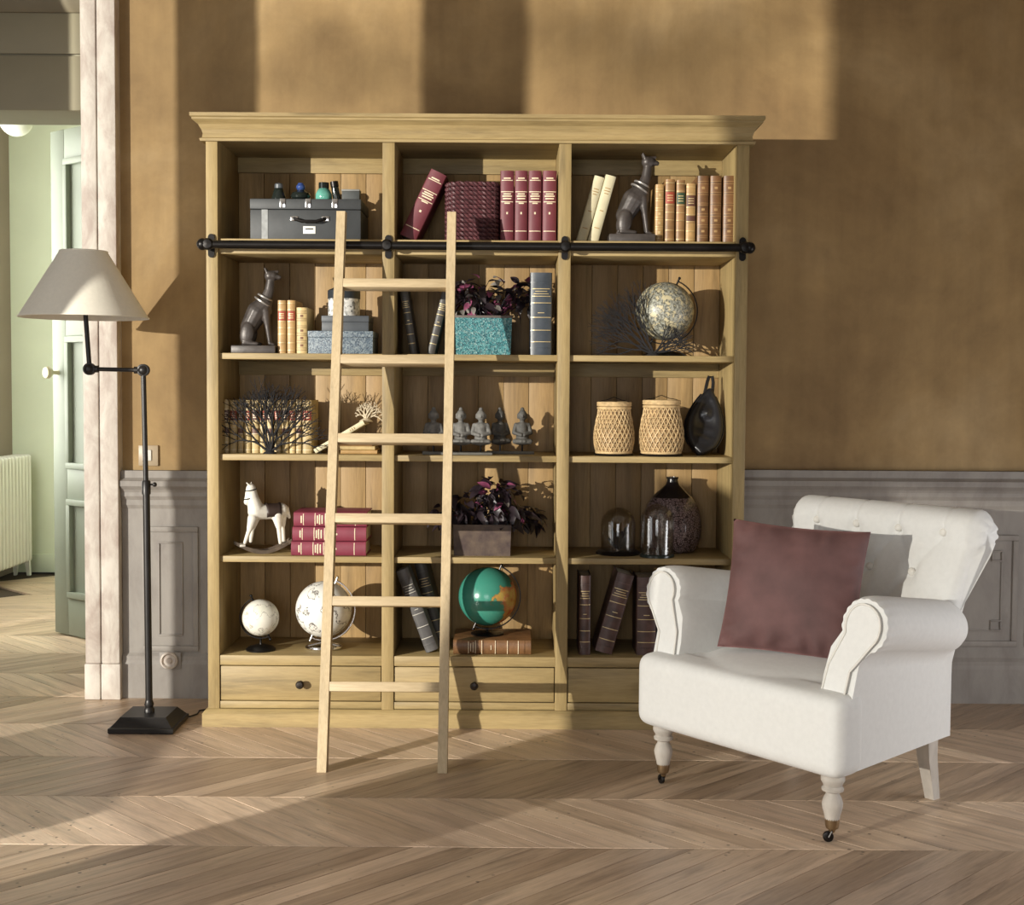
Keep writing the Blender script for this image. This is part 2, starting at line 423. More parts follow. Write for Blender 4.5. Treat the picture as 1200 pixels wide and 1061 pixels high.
vo_.build('dimming_panel', dimming_sheet('thin_dimming_gauze', 0.66), wf)  # added to weaken the light on the left wall strip
struct(MB().box(-3.2, 3.05, -6.3, -6.2, 0, CH).build('wall_rear', SIDEWALL, smooth=None), 'plain brown wall behind the camera')
wr = struct(MB().box(2.9, 3.05, -6.2, WY + 0.2, 0, CH).build('wall_right', SIDEWALL, smooth=None), 'plain brown side wall')
struct(MB().box(-3.2, 3.05, -6.2, 0.8, CH, CH + 0.1).build('ceiling', CEIL, smooth=None), 'plain pale ceiling')

# unseen leafy twig, added near the low daylight to dapple the wall
tb = thing('dapple_twig', 'unseen leafy twig added to dapple the light', 'branch', LAMP + Vector((1.2, 1.25, 0.0)))
BARK = M('twig_bark', (0.10, 0.07, 0.04), 0.8, 0.2, 20, 0); GLEAF = M('green_leaf', (0.06, 0.12, 0.03), 0.5, 0.2, 20, 0)
rb0 = random.Random(21); tw = []
def tpt(X, Z, f=0.155): return LAMP + (Vector((X, WY, Z)) - LAMP) * f - tb.location
for (X, Z, L, W2) in ((-0.85, 2.52, 0.050, 0.010), (-0.62, 2.50, 0.050, 0.012), (-0.42, 2.36, 0.045, 0.012), (0.30, 2.50, 0.05, 0.011), (0.52, 2.62, 0.05, 0.014), (0.62, 2.36, 0.040, 0.014), (0.80, 2.56, 0.055, 0.014), (0.98, 2.68, 0.05, 0.012), (0.12, 2.62, 0.05, 0.012), (-0.95, 2.30, 0.04, 0.010)):
    p = tpt(X, Z); rw = []
    dd = Vector((0.7, -0.7, rb0.uniform(-0.5, 0.5))).normalized(); up_ = Vector((0, 0, 1))
    for i in range(6):
        u_ = i / 5; ww = W2 * math.sin(PI * (0.06 + 0.9 * u_)); c0 = p + dd * (u_ - 0.5) * L
        rw.append([c0 - up_ * ww, c0 + up_ * ww])
    lm = MB(); lm.grid(rw); lm.build('leaf', GLEAF, tb, 180); tw.append(p)
MB().tube([tpt(-1.2, 2.75), tpt(-0.6, 2.60), tpt(0.1, 2.72), tpt(0.7, 2.66), tpt(1.4, 2.85)], 0.0025, 6).build('twig', BARK, tb)

# wainscot ------------------------------------------------------------
def frame_rect(mb, x0, x1, z0, z1, y0, w_, d):
    mb.box(x0, x1, y0 - d, y0, z1 - w_, z1, 0.003); mb.box(x0, x1, y0 - d, y0, z0, z0 + w_, 0.003)
    mb.box(x0, x0 + w_, y0 - d, y0, z0 + w_, z1 - w_, 0.003); mb.box(x1 - w_, x1, y0 - d, y0, z0 + w_, z1 - w_, 0.003)
def wainscot(n, x0, x1, label, ztop, panels, notch):
    r = struct(MB().box(x0, x1, 0.43, WY, 0, ztop).build('trim_%d' % n, GREYPAINT, smooth=None), label)
    y = 0.43
    prof = [(WY, ztop), (0.418, ztop), (0.418, ztop - 0.028), (0.410, ztop - 0.034), (0.400, ztop - 0.040), (0.400, ztop - 0.060), (0.412, ztop - 0.075), (0.416, ztop - 0.085), (0.416, ztop - 0.100), (0.424, ztop - 0.115), (0.424, ztop - 0.135), (0.43, ztop - 0.15), (WY, ztop - 0.15)]
    MB().extr_x(prof, x0, x1).build('cap_moulding', GREYPAINT, r, smooth=None)
    MB().extr_x([(WY, 0), (0.415, 0), (0.415, 0.135), (0.42, 0.15), (0.42, 0.165), (0.43, 0.178), (WY, 0.178)], x0, x1).build('baseboard', GREYPAINT, r, smooth=None)
    for (a, b, c, d) in panels:
        m1 = MB(); frame_rect(m1, a, b, c, d, y, 0.022, 0.012); m1.build('panel_moulding', GREYPAINT, r)
        MB().box(a + 0.022, b - 0.022, y - 0.003, y, c + 0.022, d - 0.022).build('panel', GREYPAINT, r, None)
        m2 = MB(); frame_rect(m2, a + 0.06, b - 0.06, c + 0.06, d - 0.06, y - 0.003, 0.007, 0.006)
        m2.build('inner_moulding', GREYPAINT, r)
        if notch:
            for sx_ in (a + 0.06, b - 0.105):
                for sz in (c + 0.06, d - 0.105):
                    m3 = MB(); frame_rect(m3, sx_, sx_ + 0.045, sz, sz + 0.045, y - 0.002, 0.007, 0.009); m3.build('corner_moulding', GREYPAINT, r)
    return r
ztr = W(1150, 553, 0.41).z; ztl = W(190, 552, 0.41).z
xpR = W(1192, 680, 0.43).x
wainscot(3, 0.80, 2.9, 'grey panelled wainscot behind the armchair', ztr, [(xpR - 0.95, xpR, 0.225, W(1150, 627, 0.43).z), (xpR + 0.035, 2.86, 0.225, W(1150, 627, 0.43).z)], True)
xl0, xl1 = W(168, 690, 0.43).x, W(233, 690, 0.43).x
wl_ = wainscot(4, W(143, 690, 0.42).x, -0.95, 'grey panelled wainscot beside the floor lamp', ztl, [(xl0, xl1, 0.185, W(190, 617, 0.43).z)], False)
# switch plate on plaster
p0, p1 = W(163, 546, WY), W(186, 522, WY)
t = thing('light_switch', 'small square light switch on ochre plaster above wainscot', 'light switch', ((p0.x + p1.x) / 2, WY, p0.z))
hw = (p1.x - p0.x) / 2; hh = p1.z - p0.z
MB().box(-hw, hw, -0.010, 0, 0, hh, 0.003).build('plate', M('aged_ivory_plate', (0.42, 0.33, 0.22), 0.4, 0.05, 10, 0), t)
MB().box(-hw * 0.55, hw * 0.35, -0.016, -0.009, hh * 0.25, hh * 0.78, 0.003).build('rocker', WHITEPLASTIC, t)
po = W(200, 773, 0.43)
t = thing('wall_socket', 'round wall socket low on grey wainscot behind floor lamp', 'socket', (po.x, 0.4145, po.z - 0.03))
MB().box(-0.04, 0.045, -0.004, 0.0, -0.005, 0.062, 0.002).build('plate', GREYPAINT, t)
MB().lathe([(0.0001, 0), (0.034, 0), (0.034, 0.010), (0.027, 0.014), (0.022, 0.006), (0.0001, 0.005)], 24, T(0, -0.004, 0.03) @ Rx(PI / 2)).build('ring', CASING, t)
MB().lathe([(0.0001, 0), (0.013, 0), (0.011, 0.012), (0.0001, 0.012)], 14, T(0, -0.006, 0.03) @ Rx(PI / 2)).build('insert', CASING, t)

# next room -----------------------------------------------------------
FY = 3.9
nr = MB(); nr.box(-3.6, 0.2, FY, FY + 0.1, 0, CH)
struct(nr.build('wall_far', GREENWALL, smooth=None), 'pale green wall of the room beyond')
nl = MB(); nl.box(-3.36, -3.26, 0.73, 1.2, 0, CH); nl.box(-3.36, -3.26, 2.75, FY, 0, CH); nl.box(-3.36, -3.26, 1.2, 2.75, 0, 0.75); nl.box(-3.36, -3.26, 1.2, 2.75, 2.7, CH)
struct(nl.build('wall_far_left', M('plum_brown_wall', (0.30, 0.24, 0.20), 0.8, 0.05, 3, 0), smooth=None), 'side wall of the room beyond')  # plain plum-brown base colour
struct(MB().box(-3.6, 0.2, 0.8, FY + 0.1, CH, CH + 0.1).build('ceiling_far', CEIL, smooth=None), 'ceiling of the room beyond')
struct(MB().box(-1.0, -0.9, 0.73, FY, 0, CH).build('wall_far_right', GREENWALL, smooth=None), 'right wall of the room beyond')
bs = struct(MB().box(-3.26, -1.0, FY - 0.02, FY, 0, 0.12, 0.004).build('baseboard_far', GREENWALL), 'pale green baseboard of the room beyond')

# open door leaf ------------------------------------------------------
dp = G(69, 742); hinge = Vector((-1.55, 1.22, 0))
dv = Vector((hinge.x - dp.x, hinge.y - dp.y, 0)); DWd = dv.length
dang = math.atan2(dv.y, dv.x)
dt = thing('door_1', 'tall sage green panelled door standing open in doorway', 'door', (dp.x, dp.y, 0), (0, 0, dang)); dt['kind'] = 'structure'
del dt['category']
DH = 2.45
DW_ = DWd
leaf = MB()
st = 0.115
leaf.box(0, st, -0.02, 0.02, 0.008, DH, 0.003); leaf.box(DW_ - st, DW_, -0.02, 0.02, 0.008, DH, 0.003)
zs = [0.008, 0.26, 0.80, 0.92, 1.52 + 0.1, 1.74, DH - 0.14, DH]
rails = [(0.008, 0.24), (0.80, 0.95), (1.54, 1.66), (DH - 0.16, DH)]
# heights of the panels as seen on the leaf
def dz(py, px=72): 
    q = W(px, py, dp.y); return q.z
rails = [(0.008, dz(697)), (dz(583), dz(548)), (dz(395), dz(372)), (dz(190), DH)]
for a, b in rails: leaf.box(st, DW_ - st, -0.02, 0.02, a, b, 0.003)
leaf.build('leaf_frame', DOORPAINT, dt)
for (a, b), (c, d) in zip(rails, rails[1:]):
    MB().box(st, DW_ - st, -0.006, 0.006, b, c).build('panel', DOORPAINT, dt, None)
    fm = MB()
    frame_rect(fm, st, DW_ - st, b, c, -0.02 + 0.016, 0.03, 0.026); fm.build('panel_moulding', DOORPAINT, dt)
kn = MB().lathe([(0.0001, 0), (0.012, 0), (0.009, 0.01), (0.009, 0.03), (0.022, 0.04), (0.03, 0.055), (0.026, 0.07), (0.0001, 0.075)], 18, T(0.05, -0.02, dz(437, 66)) @ Rx(PI / 2))
kn.build('door_knob', M('cream_knob', (0.62, 0.56, 0.36), 0.3, 0.05, 10, 0), dt)
struct(MB().box(-1.62, -1.50, 0.74, 1.24, 0, CH).build('trim_5', GREENWALL, smooth=None), 'jamb behind the open door')

# radiator -------------------------------------------------------------
rd = thing('radiator', 'white ribbed cast iron radiator by the pale green wall', 'radiator', (-3.15, FY - 0.95, 0))
for i in range(14):
    MB().box(-0.06, 0.06, 0, 0.042, 0.09, 0.78, 0.018, 3).build('rib', WHITEPLASTIC, rd, loc=(0, i * 0.056 + 0.06, 0))
MB().tube([(0, 0.06, 0.16), (0, 0.85, 0.16)], 0.02).tube([(0, 0.06, 0.70), (0, 0.85, 0.70)], 0.02).build('pipe', WHITEPLASTIC, rd)
for yy in (0.10, 0.80):
    MB().prism([(-0.05, 0), (-0.035, 0), (-0.02, 0.10), (-0.05, 0.10)], yy - 0.015, yy + 0.015).prism([(0.035, 0), (0.055, 0), (0.05, 0.10), (0.02, 0.10)], yy - 0.015, yy + 0.015).build('foot', WHITEPLASTIC, rd)
# pendant lamp
pp = W(19, 160, 2.3)
pl = thing('pendant_lamp', 'white globe pendant lamp hanging in the room beyond', 'pendant lamp', (pp.x, 2.3, pp.z))
MB().sphere((0, 0, 0.085), 0.085, 24, 16).build('globe_shade', M('opal_glass', (0.8, 0.8, 0.7), 0.3, 0.02, 4, 0), pl)
MB().lathe([(0.0001, 0.165), (0.035, 0.165), (0.03, 0.2), (0.006, 0.21), (0.0001, 0.212)], 16).build('gallery', BRASS, pl)
MB().tube([(0, 0, 0.2), (0, 0, CH - pp.z)], 0.005).build('cord', BLACKMETAL, pl)

# ================================================================== BOOKCASE
BX0, BX1 = -1.09, 0.833
BAYS = [(-1.048, -0.465), (-0.421, 0.160), (0.204, 0.790)]
RZ = {1: 1.750, 2: 1.344, 3: 0.982, 4: 0.615, 5: 0.257}
TOPZ = 2.093
bc = thing('bookcase', 'tall light oak bookcase with crown moulding, drawers and ladder rail', 'bookcase', (0, 0, 0))
for a, b in ((BX0, BAYS[0][0]), (BAYS[2][1], BX1)):
    MB().box(a, b, 0, 0.385, 0.05, TOPZ + 0.02, 0.003).build('side_panel', OAKZ, bc)
for a, b in ((BAYS[0][1], BAYS[1][0]), (BAYS[1][1], BAYS[2][0])):
    MB().box(a, b, 0, 0.36, 0.05, TOPZ + 0.02, 0.003).build('divider', OAKZ, bc)
MB().box(BX0 + 0.005, BX1 - 0.005, 0.005, 0.385, TOPZ, TOPZ + 0.03).build('top_board', OAKX, bc, None)
# crown moulding as a mitred profile running round front and sides
prof = [(0.0, 2.088), (0.016, 2.088), (0.018, 2.097), (0.010, 2.101), (0.008, 2.116), (0.012, 2.128), (0.022, 2.146), (0.036, 2.157), (0.040, 2.160), (0.040, 2.166), (0.046, 2.170), (0.046, 2.182), (0.0, 2.182)]
mb = MB(); rows = []
for off, z in prof:
    rows.append([(BX0 - off, 0.385, z), (BX0 - off, -off, z), (BX1 + off, -off, z), (BX1 + off, 0.385, z)])
mb.grid(rows)
mb.bm.faces.new([mb.bm.verts.new(p) for p in ((BX0, 0.385, 2.18), (BX1, 0.385, 2.18), (BX1, 0, 2.18), (BX0, 0, 2.18))])
mb.build('crown_moulding', OAKX, bc, smooth=None)
for x0, x1 in BAYS:
    for r_ in (2, 3, 4):
        MB().box(x0, x1, 0.015, 0.36, RZ[r_] - 0.022, RZ[r_], 0.002).build('shelf', OAKX, bc)
    MB().box(x0, x1, 0.012, 0.36, RZ[1] - 0.054, RZ[1], 0.003).build('shelf', OAKX, bc)
    MB().box(x0, x1, 0.004, 0.36, RZ[5] - 0.036, RZ[5], 0.002).build('bottom_board', OAKX, bc)
    MB().box(x0, x1, 0.004, 0.03, 0.064, 0.090, 0.002).build('lower_rail', OAKX, bc)
    n = 6; wd = (x1 - x0) / n
    for i in range(n):
        MB().box(x0 + i * wd + 0.0008, x0 + (i + 1) * wd - 0.0008, 0.36, 0.372, RZ[5] - 0.03, TOPZ, 0.0015).build('back_board', OAKBACK, bc)
    MB().box(x0, x1, 0.345, 0.36, TOPZ - 0.058, TOPZ, 0.002).build('back_rail', OAKX, bc)
    MB().box(x0, x1, 0.348, 0.36, RZ[2] - 0.075, RZ[2] - 0.022, 0.002).build('back_rail', OAKX, bc)
    # drawer
    cx = (x0 + x1) / 2
    dr = MB().box(x0 + 0.003, x1 - 0.003, 0.006, 0.03, 0.093, 0.217, 0.002)
    dr.box(x0 + 0.012, x1 - 0.012, 0.03, 0.34, 0.095, 0.205)
    d_ = dr.build('drawer', OAKX, bc)
    MB().lathe([(0.0001, 0), (0.010, 0), (0.006, 0.008), (0.006, 0.014), (0.013, 0.019), (0.015, 0.026), (0.011, 0.032), (0.0001, 0.034)], 18, T(cx, 0.006, 0.155) @ Rx(PI / 2)).build('knob', DARKBRONZE, d_)
MB().box(BX0, BX1, 0.372, 0.385, 0.05, TOPZ).build('backing', OAKX, bc, None)
pr = [(0.0, 0.0), (0.018, 0.0), (0.018, 0.048), (0.012, 0.056), (0.006, 0.062), (0.0, 0.064)]
mb = MB(); mb.grid([[(BX0 - o_, 0.385, z), (BX0 - o_, -o_, z), (BX1 + o_, -o_, z), (BX1 + o_, 0.385, z)] for o_, z in pr]); mb.build('plinth', OAKX, bc, smooth=None)
# ladder rail
RY, RZ_ = -0.052, 1.722
rl = MB().tube([(BX0 + 0.01, RY, RZ_), (BX1 - 0.015, RY, RZ_)], 0.0145, 16).build('ladder_rail', BLACKMETAL, bc)
for bx in (-1.07, -0.443, 0.182, 0.812):
    b_ = MB()
    pts = [(0.012 * math.cos(a), (0.028 if math.sin(a) >= 0 else -0.028) + 0.014 * math.sin(a)) for a in [2 * PI * k / 20 for k in range(20)]]
    b_.prism([(bx + p, RZ_ + q) for p, q in pts], -0.008, -0.0004)
    b_.lathe([(0.0001, 0), (0.012, 0), (0.012, 0.036), (0.019, 0.038), (0.021, 0.046), (0.021, 0.058), (0.015, 0.066), (0.0001, 0.068)], 18, T(bx, -0.005, RZ_) @ Rx(PI / 2))
    b_.build('rail_bracket', BLACKMETAL, rl)
for bx, s_ in ((BX0 + 0.012, -1), (BX1 - 0.017, 1)):
    MB().sphere((bx + s_ * 0.012, RY, RZ_), 0.021, 16, 12).build('rail_end_cap', BLACKMETAL, rl)

# ladder ---------------------------------------------------------------
lad = thing('ladder', 'slim light oak library ladder leaning on black rail', 'ladder')
LY0, LSL = -0.545, (0.445) / 1.722            # y of the ladder centre plane at the floor and slope per metre of height
LTOP = 1.835
def ly(z): return LY0 + LSL * z
def lad_hit(px, py):
    d = ray(px, py); t_ = (LY0 + LSL * CAM.z - 0.025 - CAM.y) / (d.y - LSL * d.z); return CAM + d * t_
xL = (lad_hit(398, 251).x + lad_hit(378, 906).x) / 2; xR = (lad_hit(528, 251).x + lad_hit(519.5, 906).x) / 2
for xx in (xL, xR):
    m_ = MB(); hw, hd = 0.0150, 0.026
    rows = [[(xx - hw, ly(z) - hd, z), (xx + hw, ly(z) - hd, z), (xx + hw, ly(z) + hd, z), (xx - hw, ly(z) + hd, z)] for z in (0.0, LTOP)]
    g_ = m_.grid(rows, True); m_.bm.faces.new(g_[0]); m_.bm.faces.new(g_[1])
    m_.build('stile', LADZ, lad, smooth=None)
for py in (333.5, 423, 515.5, 609.5, 707, 807.5):
    z = lad_hit(460, py).z
    q = Matrix.Translation((0, ly(z), z)) @ Rx(-math.atan(LSL))
    MB().box(xL + 0.014, xR - 0.014, -0.024, 0.024, -0.0155, 0.0155, 0.002, mat=q).build('rung', LADX, lad)

# ================================================================== BOOKS
def book_mats(name, col, rough=0.5, var=0.25):
    return M(name, col, rough, var, 18, 0.12)
RED = book_mats('burgundy_cloth', (0.135, 0.024, 0.034), 0.55, 0.12)
CREAM = book_mats('cream_vellum', (0.60, 0.54, 0.36), 0.6, 0.08)
TAN = book_mats('tan_leather', (0.25, 0.135, 0.052), 0.45, 0.40)
BROWN = book_mats('brown_leather', (0.15, 0.072, 0.028), 0.42, 0.40)
GOLD = book_mats('honey_leather', (0.37, 0.225, 0.085), 0.45, 0.25)
IVORY = book_mats('ivory_gold_leather', (0.46, 0.34, 0.155), 0.5, 0.35)
CHAR = book_mats('charcoal_leather', (0.055, 0.050, 0.045), 0.45, 0.3)
SLATE = book_mats('slate_blue_leather', (0.040, 0.050, 0.064), 0.38, 0.3)
OXB = book_mats('dark_oxblood_leather', (0.070, 0.036, 0.030), 0.42, 0.5)
GREENLBL = M('green_title_label', (0.03, 0.06, 0.03), 0.5, 0.1, 20, 0)
REDLBL = M('red_title_label', (0.30, 0.05, 0.025), 0.5, 0.1, 20, 0)
DARKLBL = M('dark_title_label', (0.10, 0.04, 0.025), 0.5, 0.1, 20, 0)

def make_book(label, group, mat, w_, h_, d_, style, loc, rot=(0, 0, 0), pivot=0.0, gilt=GILT, name='book'):
    """spine towards -y, thickness along x, height along z; pivot = x of the local origin as a share of half width"""
    t_ = thing(name, label, 'book', loc, rot, group)
    ox = -pivot * w_ / 2
    rs = min(0.010, w_ * 0.22)                   # spine roundness
    n = 9
    arc = [(w_ / 2 * math.sin(a) , rs * (1 - math.cos(a)) ) for a in [(-PI / 2 + PI * k / (n - 1)) for k in range(n)]]
    arc = [(x, rs - (rs) * math.cos(math.asin(max(-1, min(1, x / (w_ / 2)))))) for x, _ in arc]
    bt = 0.003
    inn = [(w_ / 2 - bt, d_), (w_ / 2 - bt, rs + 0.003), (-w_ / 2 + bt, rs + 0.003), (-w_ / 2 + bt, d_)]
    out = [(x + ox, y) for x, y in arc + [(w_ / 2, d_)] + inn + [(-w_ / 2, d_)]]
    MB().extr_z(out, 0, h_).build('cover', mat, t_, smooth=30)
    MB().box(ox - w_ / 2 + bt, ox + w_ / 2 - bt, rs + 0.003, d_ - 0.004, 0.004, h_ - 0.004).build('page_block', PAPER, t_, None)
    def strip(mb, z0, z1, fr=0.96, pr_=0.0009):
        pts = []
        for k in range(7):
            x = (w_ / 2 * fr) * (-1 + 2 * k / 6)
            pts.append((x, rs - rs * math.cos(math.asin(max(-1, min(1, x / (w_ / 2))))) ))
        a = [(x + ox, y - pr_) for x, y in pts]; b = [(x + ox, y + 0.001) for x, y in reversed(pts)]
        mb.extr_z(a + b, z0, z1)
    if style == 'red':
        g = MB()
        for zf, fr in ((0.86, 0.8), (0.885, 0.5), (0.70, 0.88), (0.665, 0.55), (0.635, 0.7), (0.60, 0.6), (0.56, 0.85), (0.535, 0.4), (0.15, 0.85)):
            strip(g, h_ * zf, h_ * zf + (0.0028 if fr > 0.75 else 0.0045), fr)
        strip(g, h_ * 0.39, h_ * 0.39 + 0.008, 0.12)
        g.build('gilt_lettering', GILTPALE, t_, None)['kind'] = 'stuff'
    elif style == 'ribbed':
        g = MB(); rb = MB()
        for zf in (0.10, 0.26, 0.42, 0.58, 0.74, 0.90):
            strip(rb, h_ * zf - 0.002, h_ * zf + 0.002, 0.97, 0.0026)
            strip(g, h_ * zf + 0.0035, h_ * zf + 0.0048, 0.92); strip(g, h_ * zf - 0.0048, h_ * zf - 0.0035, 0.92)
        for zf in (0.18, 0.34, 0.50, 0.82): strip(g, h_ * zf - 0.004, h_ * zf + 0.004, 0.28)
        rb.build('raised_bands', mat, t_, 40)['kind'] = 'stuff'; g.build('gilt_tooling', gilt, t_, None)['kind'] = 'stuff'
    elif style in ('redlabel', 'greenlabel', 'darklabel'):
        g = MB(); l_ = MB(); rb = MB()
        strip(l_, h_ * 0.62, h_ * 0.80, 0.94)
        if style == 'darklabel': strip(l_, h_ * 0.34, h_ * 0.46, 0.94)
        for zf in (0.06, 0.20, 0.36, 0.48, 0.60, 0.82, 0.94):
            strip(g, h_ * zf, h_ * zf + 0.0016, 0.95, 0.0012); strip(rb, h_ * zf - 0.003, h_ * zf - 0.0005, 0.97, 0.002)
        for zf in (0.66, 0.70, 0.74): strip(g, h_ * zf, h_ * zf + 0.003, 0.6, 0.0014)
        l_.build('title_label', {'redlabel': REDLBL, 'greenlabel': GREENLBL, 'darklabel': DARKLBL}[style], t_, None)
        rb.build('raised_bands', mat, t_, 40)['kind'] = 'stuff'; g.build('gilt_tooling', gilt, t_, None)['kind'] = 'stuff'
    elif style == 'dark':
        g = MB(); rb = MB()
        for zf in (0.09, 0.30, 0.46, 0.62, 0.88): strip(rb, h_ * zf - 0.002, h_ * zf + 0.002, 0.97, 0.0022)
        for zf, fr in ((0.80, 0.8), (0.77, 0.55), (0.74, 0.7), (0.71, 0.85), (0.63, 0.92), (0.455, 0.9), (0.51, 0.3), (0.30, 0.9), (0.16, 0.9)):
            strip(g, h_ * zf, h_ * zf + 0.0022, fr, 0.0024)
        rb.build('raised_bands', mat, t_, 40)['kind'] = 'stuff'; g.build('gilt_lettering', gilt, t_, None)['kind'] = 'stuff'
    elif style == 'plain':
        g = MB()
        for zf, fr in ((0.80, 0.5), (0.76, 0.6), (0.72, 0.4), (0.46, 0.35), (0.2, 0.5)): strip(g, h_ * zf, h_ * zf + 0.003, fr)
        g.build('faded_lettering', GOLD, t_, None)['kind'] = 'stuff'
    return t_
def upright(pxl, pxr, pyt, row, Y, mat, style, label, group, depth=0.17, gilt=GILT):
    z = RZ[row]; ym = 0.5 * (pyt + {1: 283, 2: 413, 3: 533, 4: 653, 5: 769}[row])
    a, b = W(pxl, ym, Y), W(pxr, ym, Y); h_ = W((pxl + pxr) / 2, pyt, Y).z - z
    return make_book(label, group, mat, b.x - a.x - 0.0012, h_, depth, style, ((a.x + b.x) / 2, Y, z), gilt=gilt)
def leaning(px, py, wpx, lpx, deg, row, Y, mat, style, label, group=None, depth=0.17, gilt=GILT):
    s_ = (4.72 + Y) / FPX; q = W(px, py, Y)
    return make_book(label, group, mat, wpx * s_, lpx * s_, depth, style, (q.x, Y, RZ[row]), (0, math.radians(deg), 0), pivot=1 if deg > 0 else -1, gilt=gilt)
# row 1
leaning(487, 281, 20.5, 84, 25.5, 1, 0.07, RED, 'red', 'burgundy book leaning at an angle against the woven basket')
for i, (a, b) in enumerate(((586, 602.6), (603, 618.6), (619, 635), (635.6, 652.5))):
    upright(a, b, 200, 1, 0.07, RED, 'red', ('upright burgundy gilt volume touching the woven basket', 'burgundy gilt volume in the middle of the upright burgundy row', 'burgundy gilt volume in the middle of the upright burgundy row', 'upright burgundy gilt volume touching the bookcase divider')[i], 'burgundy volumes on the top shelf')
leaning(687, 283, 12, 78, 15.5, 1, 0.08, CREAM, 'plain', 'cream vellum leaning book farther from the top-shelf greyhound', 'cream leaning books')
leaning(701, 283, 12.5, 79, 15.0, 1, 0.08, CREAM, 'plain', 'cream vellum leaning book closer to the top-shelf greyhound', 'cream leaning books')
for (a, b, tp, m_, st_, lb) in ((768, 778, 216, GOLD, 'ribbed', 'short worn honey leather book next to the top-shelf greyhound'),
        (779.5, 791, 210, TAN, 'redlabel', 'tan leather book with red title label on top shelf'),
        (792.5, 803, 211, TAN, 'greenlabel', 'tan leather book with dark green title label on top shelf'),
        (804, 815.5, 215, GOLD, 'darklabel', 'honey leather book with dark title labels on top shelf')):
    upright(a, b, tp, 1, 0.07, m_, st_, lb, 'antique leather books on the top shelf')
for i, (a, b) in enumerate(((817, 831), (832, 846), (847.5, 862))):
    upright(a, b, 206, 1, 0.07, BROWN, 'ribbed', ('tall brown leather book touching the honey book with dark labels', 'tall brown leather book between two matching brown books', 'tall brown leather book closest to the bookcase side panel')[i], 'antique leather books on the top shelf', gilt=M('dull_gilt', (0.36, 0.22, 0.09), 0.5, 0.2, 40, 0))
# row 2
for a, b in ((325, 335.2), (336, 346)):
    upright(a, b, 352, 2, 0.06, GOLD, 'redlabel', 'honey leather book with red label beside seated greyhound statue', 'honey books beside greyhound')
upright(347, 360, 360.5, 2, 0.06, IVORY, 'ribbed', 'short ivory and gold patterned book beside the blue box', None, gilt=M('dark_tooling', (0.16, 0.07, 0.03), 0.5, 0.2, 40, 0))
leaning(480, 413, 9, 77, -9.0, 2, 0.10, CHAR, 'dark', 'charcoal book leaning left against the bookcase divider')
leaning(509, 413, 9, 74, 13.5, 2, 0.10, CHAR, 'dark', 'charcoal book leaning right towards the teal planter')
upright(621, 647, 319.5, 2, 0.06, SLATE, 'dark', 'thick slate blue leather book beside teal planter', None)
# row 3: row of pale books
xs = [262, 269, 278.5, 286, 294.5, 304, 312.5, 321, 330, 339, 346.5, 354, 366]
for i in range(12):
    m_ = IVORY if i % 3 else GOLD
    upright(xs[i], xs[i + 1] - 0.8, 468.5 + (0.6 * (i % 2)), 3, 0.10, IVORY, 'redlabel' if i % 2 else 'darklabel', 'pale gold leather book in the long row behind black coral', 'pale gold books on the middle shelf', gilt=GILTPALE)
# flat stack of three
s_ = (4.72 + 0.08) / FPX
zc = RZ[3]; qa = W(399, 530, 0.08)
for i, (wd, th, dx) in enumerate(((43, 4.6, 0), (41, 4.4, -0.003), (38, 4.2, -0.004))):
    make_book('thin book lying flat, %s of the small stack behind the ladder' % ('bottom', 'middle', 'topmost')[i], 'thin books lying flat', (GOLD, IVORY, TAN)[i], th * s_, wd * s_, 0.15, 'plainx', (qa.x + wd * s_ + dx, 0.08 + 0.004 * i, zc), (0, -PI / 2, 0), pivot=-1)
    zc += th * s_ + 0.0006
# slanted book resting on the stack
q0 = W(370, 531, 0.075)
sl = make_book('slim pale book propped slantwise on the flat stack', None, CREAM, 0.018, 0.208, 0.15, 'plain', (q0.x, 0.078, RZ[3] + 0.0005), (0, PI / 2 - math.radians(31), 0), pivot=1)
# row 4: three stacked red books
s_ = (4.72 + 0.03) / FPX; zc = RZ[4]; q0 = W(341, 650, 0.03)
for i, dx in enumerate((0, 0.0015, 0.003)):
    th = 17.3 * s_
    make_book('thick burgundy book, %s of the stack beside the rocking horse' % ('bottom', 'middle', 'topmost')[i], 'stacked burgundy books', book_mats('crimson_cloth', (0.19, 0.028, 0.05), 0.55, 0.10), th - 0.001, (88 - i) * s_, 0.19, 'red', (q0.x + 88 * s_ + dx, 0.03, zc), (0, -PI / 2, 0), pivot=-1, gilt=GILTPALE)
    zc += th
# row 5
leaning(499, 769, 15.5, 103, -20.5, 5, 0.06, M('grey_charcoal_leather', (0.085, 0.08, 0.078), 0.45, 0.3, 18, 0.12), 'dark', 'thick charcoal book leaning left on the bottom shelf', depth=0.105, gilt=M('silver_tooling', (0.5, 0.48, 0.42), 0.4, 0.1, 30, 0))
leaning(510, 768, 14, 102, -14.5, 5, 0.18, CHAR, 'dark', 'black book leaning behind the thick charcoal book')
upright(678.5, 692.5, 675, 5, 0.05, OXB, 'dark', 'narrow dark leather book standing alone by the divider', None)
leaning(717, 770, 21, 97, 15.5, 5, 0.05, OXB, 'dark', 'thick dark leather book leaning right on bottom shelf')
upright(746, 769.5, 677, 5, 0.05, OXB, 'dark', 'wide dark leather book upright on bottom shelf near armchair', None)
upright(771.5, 788, 677, 5, 0.05, OXB, 'dark', 'narrower dark leather book partly behind the armchair arm', None)
upright(790, 806, 676, 5, 0.06, OXB, 'dark', 'dark leather book mostly hidden behind the armchair arm', None)
